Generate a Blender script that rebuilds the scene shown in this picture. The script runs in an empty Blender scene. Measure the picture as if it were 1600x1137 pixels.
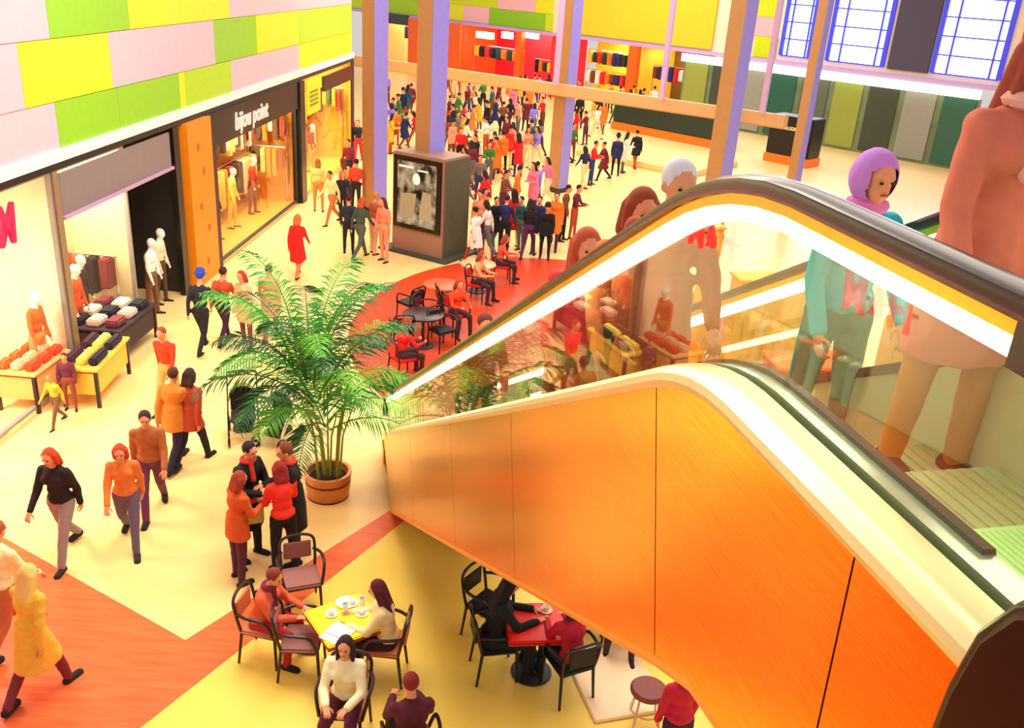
import bpy, bmesh, math, random
from mathutils import Vector, Matrix, noise
random.seed(7)
C = bpy.context.scene.collection
PI = math.pi
R = math.radians

# ------------------------------------------------------------------ camera model
F = 1426.0; CX = 800.0; CY = 568.5; H = 7.5
_dn = Vector((570.0 - CX, 3900.0 - CY, F)).normalized()      # world down seen in camera axes (x right, y down, z forward)
UP = -_dn
FW = Vector((0, 0, 1)); FW = (FW - FW.dot(UP) * UP).normalized()
RT = FW.cross(UP)
if RT.x < 0: RT = -RT

def ray(x, y):
    c = Vector((x - CX, y - CY, F)); return Vector((c.dot(RT), c.dot(FW), c.dot(UP)))
def onz(x, y, z=0.0):                       # the point of the level z seen at that place of the photograph
    r = ray(x, y); return Vector((0, 0, H)) + r * ((z - H) / r.z)
def onplane(x, y, p, n):
    r = ray(x, y); o = Vector((0, 0, H)); return o + r * ((Vector(p) - o).dot(n) / r.dot(n))

cam_data = bpy.data.cameras.new('camera'); cam = bpy.data.objects.new('camera', cam_data); C.objects.link(cam)
bx_ = Vector((RT.x, FW.x, UP.x)); by_ = -Vector((RT.y, FW.y, UP.y)); bz_ = -Vector((RT.z, FW.z, UP.z))
M3 = Matrix((bx_, by_, bz_)).transposed()
cam.matrix_world = Matrix.Translation((0, 0, H)) @ M3.to_4x4()
cam_data.sensor_width = 36; cam_data.lens = F / 1600 * 36; cam_data.clip_start = 0.05; cam_data.clip_end = 400
bpy.context.scene.camera = cam

# ------------------------------------------------------------------ materials
def lin(c):
    return tuple(((v / 255) / 12.92 if v / 255 <= .04045 else ((v / 255 + .055) / 1.055) ** 2.4) for v in c) + (1,)
_m = {}
def mat(name, rgb, rough=.6, metal=0, emit=0, noise_amt=.08, scale=6, spec=.5, aniso=0, bump=0):
    if name in _m: return _m[name]
    m = bpy.data.materials.new(name); m.use_nodes = True; nt = m.node_tree; b = nt.nodes['Principled BSDF']
    col = lin(rgb)
    b.inputs['Roughness'].default_value = rough; b.inputs['Metallic'].default_value = metal
    b.inputs['Specular IOR Level'].default_value = spec
    if aniso: b.inputs['Anisotropic'].default_value = aniso
    tc = nt.nodes.new('ShaderNodeTexCoord'); n = nt.nodes.new('ShaderNodeTexNoise'); n.inputs['Scale'].default_value = scale
    n.inputs['Detail'].default_value = 4
    nt.links.new(tc.outputs['Object'], n.inputs['Vector'])
    mx = nt.nodes.new('ShaderNodeMix'); mx.data_type = 'RGBA'
    mx.inputs['A'].default_value = tuple(v * (1 - noise_amt) for v in col[:3]) + (1,)
    mx.inputs['B'].default_value = tuple(min(1, v * (1 + noise_amt)) for v in col[:3]) + (1,)
    nt.links.new(n.outputs['Fac'], mx.inputs['Factor']); nt.links.new(mx.outputs['Result'], b.inputs['Base Color'])
    if bump:
        bp = nt.nodes.new('ShaderNodeBump'); bp.inputs['Strength'].default_value = bump
        nt.links.new(n.outputs['Fac'], bp.inputs['Height']); nt.links.new(bp.outputs['Normal'], b.inputs['Normal'])
    if emit:
        b.inputs['Emission Color'].default_value = col; b.inputs['Emission Strength'].default_value = emit
    _m[name] = m; return m

def glass_mat(name, tint, ior=1.5, rough=.0, power=4.5):
    m = bpy.data.materials.new(name); m.use_nodes = True; nt = m.node_tree; nt.nodes.clear()
    o = nt.nodes.new('ShaderNodeOutputMaterial'); t = nt.nodes.new('ShaderNodeBsdfTransparent'); g = nt.nodes.new('ShaderNodeBsdfGlossy')
    t.inputs['Color'].default_value = tint; g.inputs['Roughness'].default_value = rough
    lw_ = nt.nodes.new('ShaderNodeLayerWeight'); lw_.inputs['Blend'].default_value = .5      # Facing = 1 - |cos|, same from both faces
    pw = nt.nodes.new('ShaderNodeMath'); pw.operation = 'POWER'; pw.inputs[1].default_value = power; nt.links.new(lw_.outputs['Facing'], pw.inputs[0])
    f = nt.nodes.new('ShaderNodeMath'); f.operation = 'MULTIPLY_ADD'; f0 = ((ior - 1) / (ior + 1)) ** 2; f.inputs[1].default_value = 1 - f0; f.inputs[2].default_value = f0
    nt.links.new(pw.outputs[0], f.inputs[0])
    mx = nt.nodes.new('ShaderNodeMixShader')
    nt.links.new(f.outputs[0], mx.inputs[0]); nt.links.new(t.outputs[0], mx.inputs[1]); nt.links.new(g.outputs[0], mx.inputs[2])
    nt.links.new(mx.outputs[0], o.inputs['Surface']); return m

# ------------------------------------------------------------------ mesh building
class MB:
    def __init__(s): s.v = []; s.f = []; s.mi = []; s.cur = 0
    def add(s, vs, fs, M=None):
        k = len(s.v)
        s.v += [tuple(M @ Vector(v)) if M is not None else tuple(v) for v in vs]
        s.f += [tuple(i + k for i in f) for f in fs]; s.mi += [s.cur] * len(fs); return s
    def box(s, c, d, rz=0, M=None, bev=0):
        x, y, z = d[0] / 2, d[1] / 2, d[2] / 2
        T = Matrix.Translation(c) @ Matrix.Rotation(rz, 4, 'Z')
        if M is not None: T = M @ T
        if bev <= 0:
            vs = [(-x, -y, -z), (x, -y, -z), (x, y, -z), (-x, y, -z), (-x, -y, z), (x, -y, z), (x, y, z), (-x, y, z)]
            return s.add(vs, [(3, 2, 1, 0), (4, 5, 6, 7), (0, 1, 5, 4), (1, 2, 6, 5), (2, 3, 7, 6), (3, 0, 4, 7)], T)
        bm = bmesh.new(); bmesh.ops.create_cube(bm, size=1)
        for v in bm.verts: v.co = Vector((v.co.x * d[0], v.co.y * d[1], v.co.z * d[2]))
        bmesh.ops.bevel(bm, geom=bm.edges[:], offset=min(bev, min(d) * .45), segments=2, affect='EDGES')
        bm.verts.index_update()
        r = s.add([v.co[:] for v in bm.verts], [tuple(v.index for v in f.verts) for f in bm.faces], T); bm.free(); return r
    def tube(s, pts, rad, n=8, closed=False, flat=None):
        pts = [Vector(p) for p in pts]; N = len(pts)
        if not isinstance(rad, (list, tuple)): rad = [rad] * N
        vs = []; fs = []; prev = None
        for i, p in enumerate(pts):
            if closed: t = (pts[(i + 1) % N] - pts[i - 1])
            else: t = pts[min(i + 1, N - 1)] - pts[max(i - 1, 0)]
            t.normalize()
            if prev is None:
                a = Vector((0, 0, 1)) if abs(t.z) < .9 else Vector((1, 0, 0)); u = t.cross(a).normalized()
            else: u = (prev - prev.dot(t) * t).normalized()
            prev = u; w = t.cross(u)
            for k in range(n):
                an = 2 * PI * k / n; vs.append(p + (u * math.cos(an) + w * math.sin(an) * (flat or 1)) * rad[i])
        for i in range(N if closed else N - 1):
            for k in range(n):
                a = i * n + k; b = i * n + (k + 1) % n; c = ((i + 1) % N) * n + (k + 1) % n; d = ((i + 1) % N) * n + k
                fs.append((a, b, c, d))
        if not closed: fs += [tuple(reversed(range(n))), tuple(range((N - 1) * n, N * n))]
        return s.add(vs, fs)
    def lathe(s, prof, n=20, c=(0, 0, 0), M=None):
        vs = []; fs = []
        for r, z in prof:
            for k in range(n): a = 2 * PI * k / n; vs.append((c[0] + r * math.cos(a), c[1] + r * math.sin(a), c[2] + z))
        for i in range(len(prof) - 1):
            for k in range(n): fs.append((i * n + k, i * n + (k + 1) % n, (i + 1) * n + (k + 1) % n, (i + 1) * n + k))
        fs += [tuple(reversed(range(n))), tuple(range((len(prof) - 1) * n, len(prof) * n))]
        return s.add(vs, fs, M)
    def ell(s, c, r, M=None, n=12, m=8):
        vs = []; fs = []
        vs.append((0, 0, -1))
        for i in range(1, m):
            t = -PI / 2 + PI * i / m
            for k in range(n): a = 2 * PI * k / n; vs.append((math.cos(t) * math.cos(a), math.cos(t) * math.sin(a), math.sin(t)))
        vs.append((0, 0, 1))
        for k in range(n): fs.append((0, 1 + (k + 1) % n, 1 + k))
        for i in range(m - 2):
            for k in range(n): fs.append((1 + i * n + k, 1 + i * n + (k + 1) % n, 1 + (i + 1) * n + (k + 1) % n, 1 + (i + 1) * n + k))
        L = len(vs) - 1
        for k in range(n): fs.append((L, 1 + (m - 2) * n + k, 1 + (m - 2) * n + (k + 1) % n))
        T = Matrix.Translation(c) @ (M if M is not None else Matrix()) @ Matrix.Diagonal((r[0], r[1], r[2], 1))
        return s.add(vs, fs, T)
    def cap(s, p, q, r0, r1, n=10):        # rounded tapering limb
        p = Vector(p); q = Vector(q); s.ell(p, (r0,) * 3, n=n, m=6); s.ell(q, (r1,) * 3, n=n, m=6)
        if (q - p).length > 1e-4: s.tube([p, q], [r0, r1], n=n)
        return s
    def prism(s, poly, a0, a1, axis='x'):  # outline in the other two axes, pushed from a0 to a1
        n = len(poly)
        def P(a, u, v): return (a, u, v) if axis == 'x' else ((u, a, v) if axis == 'y' else (u, v, a))
        vs = [P(a0, *p) for p in poly] + [P(a1, *p) for p in poly]
        fs = [tuple(range(n)), tuple(reversed(range(n, 2 * n)))] + [(i, i + n, (i + 1) % n + n, (i + 1) % n) for i in range(n)]
        return s.add(vs, fs)
    def strip(s, top, bot, a0, a1):        # band between two poly-lines of (y,z), thickness along x from a0 to a1
        n = len(top)
        vs = [(a0, *p) for p in top] + [(a0, *p) for p in bot] + [(a1, *p) for p in top] + [(a1, *p) for p in bot]
        fs = []
        for i in range(n - 1):
            fs += [(i, i + 1, n + i + 1, n + i), (2 * n + i + 1, 2 * n + i, 3 * n + i, 3 * n + i + 1),
                   (i + 1, i, 2 * n + i, 2 * n + i + 1), (n + i, n + i + 1, 3 * n + i + 1, 3 * n + i)]
        fs += [(0, n, 3 * n, 2 * n), (n - 1, 3 * n - 1, 4 * n - 1, 2 * n - 1)]
        return s.add(vs, fs)
    def mesh(s, name, mats, smooth=True):
        me = bpy.data.meshes.new(name); me.from_pydata(s.v, [], s.f)
        for m in (mats if isinstance(mats, (list, tuple)) else [mats]): me.materials.append(m)
        me.polygons.foreach_set('material_index', s.mi)
        bm = bmesh.new(); bm.from_mesh(me); bmesh.ops.recalc_face_normals(bm, faces=bm.faces[:]); bm.to_mesh(me); bm.free()
        if smooth:
            me.polygons.foreach_set('use_smooth', [True] * len(me.polygons))
            try: me.set_sharp_from_angle(angle=R(38))
            except Exception: pass
        me.update(); return me

def obj(name, mb, m, parent=None, smooth=True):
    me = mb.mesh(name, m, smooth) if isinstance(mb, MB) else mb
    o = bpy.data.objects.new(name, me); C.objects.link(o)
    if parent is not None: o.parent = parent
    return o
def tag(o, label=None, cat=None, group=None, kind=None):
    if label: o['label'] = label
    if cat: o['category'] = cat
    if group: o['group'] = group
    if kind: o['kind'] = kind
    return o
def thing(name, label, cat, loc=(0, 0, 0), rz=0, group=None):
    o = bpy.data.objects.new(name, None); C.objects.link(o); o.location = loc; o.rotation_euler = (0, 0, rz)
    o.empty_display_size = .2
    return tag(o, label, cat, group)
def struct(name, mb, m, loc=(0, 0, 0), rz=0, parent=None, smooth=False):
    o = obj(name, mb, m, parent, smooth); o.location = loc; o.rotation_euler = (0, 0, rz)
    if parent is None: o['kind'] = 'structure'
    return o
def dup(o, loc=None, rz=None, label=None, group=None, parent=None):
    r = o.copy(); C.objects.link(r)
    if parent is not None: r.parent = parent
    if loc is not None: r.location = loc
    if rz is not None: r.rotation_euler = (0, 0, rz)
    if label: r['label'] = label
    if group: r['group'] = group
    for ch in list(o.children): dup(ch, parent=r)
    return r

# palette
CREAM = mat('cream_paint', (250, 232, 205), .6)
PINKW = mat('pink_white_panel', (250, 186, 202), .55)
GREEN1 = mat('leaf_green_panel', (140, 200, 10), .5)
GREEN2 = mat('lime_yellow_panel', (205, 226, 0), .5)
GREEN3 = mat('lime_green_panel', (172, 214, 5), .5)
YELL = mat('yellow_panel', (232, 232, 0), .5)
BLACK = mat('black_paint', (14, 12, 14), .35)
DARK = mat('dark_grey', (45, 42, 45), .5)
GREY = mat('warm_grey', (150, 140, 135), .5)
ORANGE = mat('orange_pillar', (250, 140, 10), .5)
BROWN = mat('brown_column', (176, 130, 84), .5)
DAYLIT = mat('lavender_daylit_face', (150, 140, 240), .45)  # bluish window daylight as a fixed colour, for one column face
RED = mat('red_plastic', (220, 25, 30), .5)
WHITE = mat('white_paint', (245, 245, 240), .5)
STEEL = mat('brushed_steel', (200, 195, 185), .3, 1, aniso=.5)
GOLD = mat('golden_wall', (235, 180, 60), .45)
WOOD = mat('dark_wood', (45, 22, 26), .4, bump=.1)
TAN = mat('tan_fabric', (205, 140, 85), .8)
SKIN = mat('skin', (225, 150, 110), .55, noise_amt=.05)
SKIN2 = mat('tanned_skin', (180, 100, 66), .55, noise_amt=.05)
EYE = mat('dark_eye', (20, 14, 12), .2)
LIP = mat('lips', (180, 60, 55), .5)
def cloth(rgb): return mat('cloth_%d_%d_%d' % rgb, rgb, .85, noise_amt=.12, scale=14)
GLASS = glass_mat('clear_green_glass', (.93, .99, .93, 1), 1.5)
SHOPGLASS = glass_mat('shop_glass', (.97, .98, .97, 1), 1.3, power=7.5)
def emis(name, rgb, st): return mat(name, rgb, .5, emit=st, noise_amt=0)

# ------------------------------------------------------------------ floor
def floor_mat():
    m = bpy.data.materials.new('polished_floor'); m.use_nodes = True; nt = m.node_tree; b = nt.nodes['Principled BSDF']
    N = nt.nodes.new; L = nt.links.new
    tc = N('ShaderNodeTexCoord'); sep = N('ShaderNodeSeparateXYZ'); L(tc.outputs['Object'], sep.inputs[0])
    def math_(op, a, bb=None):
        n = N('ShaderNodeMath'); n.operation = op
        for i, v in enumerate((a, bb)):
            if v is None: continue
            if isinstance(v, (int, float)): n.inputs[i].default_value = v
            else: L(v, n.inputs[i])
        return n.outputs[0]
    X, Y = sep.outputs['X'], sep.outputs['Y']
    def side(p, q):                         # 1 to the right of the line p -> q
        dx, dy = q[0] - p[0], q[1] - p[1]
        e = math_('SUBTRACT', math_('MULTIPLY', math_('SUBTRACT', X, p[0]), dy), math_('MULTIPLY', math_('SUBTRACT', Y, p[1]), dx))
        return math_('GREATER_THAN', e, 0.0)
    belowA = side((-6.9, 10.42), (-3.64, 8.57)); rightB = side((-3.64, 8.57), (-1.59, 11.81)); rightC = side((-3.62, 7.2), (-1.44, 11.39))
    leftC = math_('SUBTRACT', 1.0, rightC)
    far = math_('LESS_THAN', Y, 13.2); nearC = math_('MULTIPLY', rightC, far)
    band = math_('MULTIPLY', math_('MULTIPLY', leftC, math_('MAXIMUM', belowA, rightB)), far)
    dx = math_('SUBTRACT', X, 1.0); dy = math_('MULTIPLY', math_('SUBTRACT', Y, 19.6), .8)
    circ = math_('LESS_THAN', math_('ADD', math_('MULTIPLY', dx, dx), math_('MULTIPLY', dy, dy)), 4.7 ** 2)
    red = math_('MAXIMUM', band, circ)
    no = N('ShaderNodeTexNoise'); no.inputs['Scale'].default_value = 1.3; no.inputs['Detail'].default_value = 6; L(tc.outputs['Object'], no.inputs['Vector'])
    mp = N('ShaderNodeMapping'); mp.inputs['Rotation'].default_value = (0, 0, R(-30)); mp.inputs['Scale'].default_value = (1.0, 9, 1); L(tc.outputs['Object'], mp.inputs['Vector'])
    n2 = N('ShaderNodeTexNoise'); n2.inputs['Scale'].default_value = 1.6; n2.inputs['Detail'].default_value = 5; L(mp.outputs[0], n2.inputs['Vector'])
    def mix(fac, a, bb):
        n = N('ShaderNodeMix'); n.data_type = 'RGBA'
        for k, v in (('Factor', fac), ('A', a), ('B', bb)):
            if isinstance(v, (float, int)): n.inputs[k].default_value = v
            elif isinstance(v, tuple): n.inputs[k].default_value = v
            else: L(v, n.inputs[k])
        return n.outputs['Result']
    cream = mix(nearC, mix(no.outputs['Fac'], lin((247, 200, 118)), lin((250, 220, 158))), mix(no.outputs['Fac'], lin((248, 204, 78)), lin((250, 222, 108))))
    redc = mix(n2.outputs['Fac'], lin((220, 62, 12)), lin((242, 128, 72)))
    redc = mix(math_('MULTIPLY', circ, .85), redc, lin((206, 52, 8)))
    L(mix(red, cream, redc), b.inputs['Base Color']); b.inputs['Roughness'].default_value = .35
    b.inputs['Specular IOR Level'].default_value = .4
    return m
fm = MB(); fm.box((5, 35, -.1), (60, 80, .2)); struct('floor', fm, floor_mat())

# ------------------------------------------------------------------ left shopping facade (local: x=0 is the front, +y runs away, interiors at -x)
LF = (-8.70, 0, 0); LR = -math.atan(.0407)
Lp = Vector((-7.82, 21.65, 0)); Ln = Vector((1, -.0407, 0)).normalized()
def ly(x, y):
    q = onplane(x, y, Lp, Ln); return Vector((0.0407 * (q.x + 8.70) + q.y, 0, 0)).x / math.sqrt(1 + .0407 ** 2)
def lw(x, y, z=0):                          # local -> world
    return Matrix.Translation(LF) @ Matrix.Rotation(LR, 4, 'Z') @ Vector((x, y, z))
wl = MB(); wl.box((-.35, 21, 7.1), (.6, 34, 6.0)); struct('wall_left', wl, CREAM, LF, LR)
Y0 = 4.0
def panels(rows, parent_loc, rz, front, name, thick=.05, axis='y'):
    root = thing(name[0], name[1], 'cladding', parent_loc, rz)
    for z0, z1, segs in rows:
        for a, b, m in segs:
            p = MB()
            if axis == 'y': p.box((front + thick / 2, (a + b) / 2, (z0 + z1) / 2), (thick, abs(b - a) - .012, z1 - z0 - .012))
            else: p.box(((a + b) / 2, front - thick / 2, (z0 + z1) / 2), (abs(b - a) - .012, thick, z1 - z0 - .012))
            obj('panel', p, m, root, False)
    return root
yA = [ly(88, 190), ly(186, 180), ly(281, 155), ly(290, 150), ly(361, 120), ly(467, 90), ly(549, 60)]
yB = [ly(32, 120), ly(172, 95), ly(334, 60), ly(400, 50), ly(466, 40), ly(549, 30)]
yC = [ly(73, 25), ly(200, 22), ly(358, 12), 37.8]
panels([(4.23, 5.0, [(6, yA[0], PINKW), (yA[0], yA[1], GREEN1), (yA[1], yA[2], GREEN1), (yA[2], yA[3], GREEN2), (yA[3], yA[4], GREEN3), (yA[4], yA[5], PINKW), (yA[5], yA[6], YELL)]),
        (5.0, 6.01, [(6, yB[0], PINKW), (yB[0], yB[1], GREEN2), (yB[1], yB[2], PINKW), (yB[2], yB[3], GREEN1), (yB[3], yB[4], GREEN2), (yB[4], yB[5], GREEN3)]),
        (6.01, 7.0, [(6, yC[0], PINKW), (yC[0], yC[1], GREEN1), (yC[1], yC[2], GREEN2), (yC[2], yC[3], PINKW)]),
        (7.0, 8.0, [(6, 18, GREEN3), (18, 27, PINKW), (27, 37.8, GREEN2)])],
       LF, LR, -.04, ('wall_cladding', 'pink, green and yellow block cladding above the shops on the left'))
t = MB(); t.box((.0, 21, 4.13), (.14, 34, .2)); struct('trim_1', t, WHITE, LF, LR)
t = MB(); t.box((-.02, 21, 3.97), (.12, 34, .13)); struct('trim_2', t, BLACK, LF, LR)
# shop interiors: ceiling, back walls, cross walls
yp1a, yp1b = ly(286, 300), ly(330, 300)      # orange pillar
ypost = ly(467, 200)
sc = MB(); sc.box((-3.3, 21.9, 3.97), (5.6, 31.8, .1)); struct('ceiling_1', sc, CREAM, LF, LR)
sb = MB(); sb.box((-3.0, 10.8, 2), (.1, 9.2, 3.9)); struct('wall_back_1', sb, mat('cream_shop_wall', (255, 244, 205), .6), LF, LR)
sb = MB(); sb.box((-1.3, 17.0, 1.95), (.08, 2.3, 3.8)); struct('wall_back_2', sb, mat('beige_display_wall', (240, 215, 165), .6), LF, LR)
sb = MB(); sb.box((-2.6, 19.4, 2), (.1, 2.6, 3.9)); struct('wall_back_3', sb, mat('near_black_wall', (38, 26, 24), .6), LF, LR)
sb = MB(); sb.box((-1.75, 26.2, 2), (.1, 7.8, 3.9)); struct('wall_back_4', sb, mat('amber_shop_wall', (244, 160, 40), .6), LF, LR)
sb = MB(); sb.box((-1.85, 34.1, 2), (.1, 7.6, 3.9)); struct('wall_back_5', sb, mat('yellow_shop_wall', (250, 190, 60), .6), LF, LR)
for k, (yy, mm, dep) in enumerate([(6.2, CREAM, 3), (15.45, CREAM, 3), (18.12, mat('beige_display_wall', (240, 215, 165), .6), 2.6), (20.6, DARK, 2.6), (22.0, DARK, 3.2), (ypost + .1, mat('amber_shop_wall', (244, 160, 40), .6), 3.2), (37.8, mat('yellow_shop_wall', (250, 190, 60), .6), 3.2)]):
    sb = MB(); sb.box((-dep / 2 - .1, yy, 1.95), (dep, .1, 3.85)); struct('wall_partition_%d' % (k + 1), sb, mm, LF, LR)
# pillar + posts
o = MB(); o.box((.0, (yp1a + yp1b) / 2, 1.95), (.3, (yp1b - yp1a) * .85, 3.9)); o.cur = 1
for z, dy in ((.5, .0), (1.3, .2), (1.9, -.2), (2.7, .1), (3.3, -.15)): o.box((.15, (yp1a + yp1b) / 2 + dy, z), (.012, .12, .16))
pl = obj('pillar', o, [ORANGE, mat('pillar_red_mark', (200, 70, 20))], None, False); pl.location = LF; pl.rotation_euler = (0, 0, LR)
tag(pl, 'orange pillar with small darker marks between the two left shopfronts', 'pillar')
def lpost(y, w, m, label, name='shopfront_post', d=.12):
    b = MB(); b.box((0, y, 1.95), (d, w, 3.9)); q = obj(name, b, m, None, False); q.location = LF; q.rotation_euler = (0, 0, LR); tag(q, label, 'post')
lpost(15.42, .16, mat('grey_gold_post', (160, 140, 110), .4, .5), 'grey metal post between the bright near shop window and the beige display')
lpost(yp1a - .28, .3, BLACK, 'black post on the near side of the orange pillar')
lpost(yp1b + .2, .3, mat('maroon_post', (70, 30, 40)), 'dark maroon post on the far side of the orange pillar')
lpost(ypost, .55, BLACK, 'tall black post at the far end of the dark fascia with pale lettering', d=.3)
lpost(37.75, .4, mat('dark_end_post', (60, 20, 30)), 'dark post ending the left row of shops')
# windows
def lwin(n, y0, y1, z0=.12, z1=3.9, fr=DARK, fw=.06):
    g = MB()
    g.box((-.02, (y0 + y1) / 2, z0), (.08, y1 - y0, fw)); g.box((-.02, (y0 + y1) / 2, z1), (.08, y1 - y0, fw))
    g.box((-.02, y0, (z0 + z1) / 2), (.08, fw, z1 - z0)); g.box((-.02, y1, (z0 + z1) / 2), (.08, fw, z1 - z0))
    o = struct('window_%d' % n, g, fr, LF, LR)
    p = MB(); p.box((-.02, (y0 + y1) / 2, (z0 + z1) / 2), (.012, y1 - y0, z1 - z0)); q = obj('pane', p, SHOPGLASS, o, False)
lwin(1, 6.3, 15.3, fr=GREY); lwin(2, 15.52, 18.0, fr=GREY); lwin(3, 22.3, ypost - .35); lwin(4, ypost + .4, 37.5, fr=mat('gold_frame', (220, 160, 40)))
# transom band of second shop
b = MB(); b.box((-.0, 17.9, 3.45), (.05, 4.6, .75)); struct('trim_3', b, mat('grey_transom', (130, 118, 122), .35), LF, LR)
b = MB(); b.box((.03, 17.9, 3.05), (.08, 4.7, .06)); struct('trim_4', b, mat('lilac_rail', (190, 150, 190), .4), LF, LR)
# black fascia with lettering
def text_mesh(s, size, ext=.01, font_shear=0, space=1.0):
    cu = bpy.data.curves.new('txt', 'FONT'); cu.body = s; cu.size = size; cu.extrude = ext; cu.shear = font_shear; cu.space_character = space
    cu.align_x = 'CENTER'; cu.align_y = 'CENTER'; cu.offset = size * .018
    to = bpy.data.objects.new('txt', cu); C.objects.link(to); bpy.context.view_layer.update()
    me = bpy.data.meshes.new_from_object(to.evaluated_get(bpy.context.evaluated_depsgraph_get()))
    bpy.data.objects.remove(to); bpy.data.curves.remove(cu); return me
def letters(name, s, size, m, parent, M, ext=.01, shear=0, space=1.0):
    me = text_mesh(s, size, ext, shear, space); me.transform(M); me.materials.clear(); me.materials.append(m)
    return obj(name, me, m, parent)
fa = thing('shop_fascia', 'black fascia with pale joined lettering over the orange lit clothes window', 'sign', LF, LR)
b = MB(); b.box((.04, (22.25 + ypost - .3) / 2, 3.5), (.12, ypost - .3 - 22.25, .82)); obj('board', b, BLACK, fa, False)
MY = Matrix.Rotation(R(90), 4, 'Z') @ Matrix.Rotation(R(90), 4, 'X')
letters('lettering', 'bijou point', .62, emis('pale_letters', (235, 190, 180), .5), fa, Matrix.Translation((.12, 25.4, 3.48)) @ MY, .015, .2)
# H&M signs: red letters on the near shop
HM = emis('red_sign_light', (255, 8, 34), 4)
for (yc, lab) in ((9.55, 'red illuminated H&M lettering on the near left shop, seen mirrored in the escalator glass'), (13.3, 'red illuminated H&M lettering cut by the left edge of the view')):
    sg = thing('shop_sign', lab, 'sign', LF, LR)
    for ch, dy, sz in (('H', -.42, .86), ('&', .0, .6), ('M', .42, .86)):
        me = text_mesh(ch, sz * .95, .03, .18); me.transform(Matrix.Translation((.12, yc + dy, 3.36)) @ MY @ Matrix.Diagonal((.72, 1.08, 1, 1)))
        me.materials.clear(); me.materials.append(HM); obj('letter', me, HM, sg)
    b = MB(); b.box((.05, yc, 3.36), (.04, 1.3, .05)); obj('mounting_rail', b, DARK, sg, False)
# yellow hanging board in the fourth shop
yy = ly(485, 150)
sg = thing('menu_board', 'yellow square board with grey lines beyond the black post', 'board', LF, LR)
b = MB(); b.box((.05, ly(487, 150), 3.25), (.05, 1.7, 1.1)); obj('board', b, mat('yellow_board', (232, 214, 10)), sg, False)
b = MB()
for k in range(4): b.box((.085, ly(487, 150), 3.0 + k * .14), (.02, 1.0, .06))
obj('lines', b, mat('olive_lines', (120, 130, 40)), sg, False)
b = MB(); b.box((.05, 35.3, 3.5), (.1, 4.2, .5)); q = obj('shop_fascia', b, BLACK, None, False); q.location = LF; q.rotation_euler = (0, 0, LR); tag(q, 'plain black fascia at the far end of the left shops', 'sign')

# ------------------------------------------------------------------ far facade (local x to the right along it, +y behind)
A = onz(709, 32, 4.1); B = onz(1535, 132, 4.1); FD = (B - A); FD.z = 0; FLEN = FD.length; FD.normalize()
FR = math.atan2(FD.y, FD.x); FO = (A.x, A.y, 0); Fn = Vector((FD.y, -FD.x, 0))
def fx(x, y): return (onplane(x, y, (A.x, A.y, 0), Fn) - Vector((A.x, A.y, 0))).dot(FD)
def fz(x, y): return onplane(x, y, (A.x, A.y, 0), Fn).z
def fput(o): o.location = FO; o.rotation_euler = (0, 0, FR); return o
w = MB(); w.box((9, .5, 8.0), (60, .6, 7.8)); struct('wall_far', w, CREAM, FO, FR)
t = MB(); t.box((9, 0.1, 4.0), (60, .3, .2)); struct('trim_5', t, mat('lilac_trim', (200, 165, 225), .5), FO, FR)
X = lambda x, y=20: fx(x, y)
panels([(4.12, 5.2, [(-16, X(600, 15), GREEN2), (X(600, 15), X(655, 15), GREEN3), (X(700, 15), X(722, 20), YELL), (X(722, 20), X(762, 25), PINKW), (X(762, 25), X(850, 28), GREEN1), (X(850, 30), X(862, 30), GREEN2), (X(1178, 60), X(1214, 60), GREEN2)]),
        (5.2, 6.2, [(-16, X(600, 5), YELL), (X(600, 5), X(655, 5), YELL), (X(700, 5), X(775, 5), GREEN2), (X(775, 10), X(835, 10), PINKW), (X(835, 10), X(862, 10), YELL), (X(1178, 20), X(1214, 20), PINKW)]),
        (6.2, 7.4, [(-16, X(775, 0), GREEN3), (X(775, 0), X(862, 0), GREEN2), (X(1178, 0), X(1214, 0), GREEN2)])],
       FO, FR, .18, ('wall_cladding', 'green, yellow and pink block cladding high on the far shop wall'), axis='x')
# upper daylight windows of the far wall
SKYW = emis('daylight_white', (235, 238, 255), 2.6)
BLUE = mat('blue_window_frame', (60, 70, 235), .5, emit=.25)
def daywin(n, x0, x1, ytop, ybot):
    xa, xb = X(x0, ybot), X(x1, ybot); za = 4.35; zb = 9.5
    f = MB(); 
    for u in (xa, xb): f.box((u, .12, (za + zb) / 2), (.22, .12, zb - za))
    for k in range(7):
        f.box(((xa + xb) / 2, .12, za + k * (zb - za) / 6), (xb - xa, .08, .07))
    f.box((xa + (xb - xa) * .22, .12, (za + zb) / 2), (.09, .1, zb - za)); f.box((xa + (xb - xa) * .86, .12, (za + zb) / 2), (.09, .1, zb - za))
    o = struct('window_%d' % n, f, BLUE, FO, FR)
    p = MB(); p.box(((xa + xb) / 2, .17, (za + zb) / 2), (xb - xa, .02, zb - za)); obj('pane', p, SKYW, o, False)
daywin(5, 1218, 1262, 0, 85); daywin(6, 1290, 1378, 0, 95); daywin(7, 1455, 1562, 0, 110)
w = MB(); w.box((X(1418, 100), .1, 6.8), (X(1450, 100) - X(1385, 100), .12, 5.0)); struct('trim_6', w, mat('slate_panel', (74, 66, 96), .6), FO, FR)
w = MB(); w.box((X(1600, 60) + 2.2, .1, 6.9), (4.6, .12, 5.0)); struct('trim_7', w, mat('red_wall_panel', (225, 45, 60), .6), FO, FR)
w = MB(); w.box(((X(905, 20) + X(1115, 40)) / 2, .1, 5.6), (X(1115, 40) - X(905, 20), .1, 2.8)); struct('trim_8', w, mat('golden_soffit_panel', (236, 205, 40), .6), FO, FR)
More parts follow.
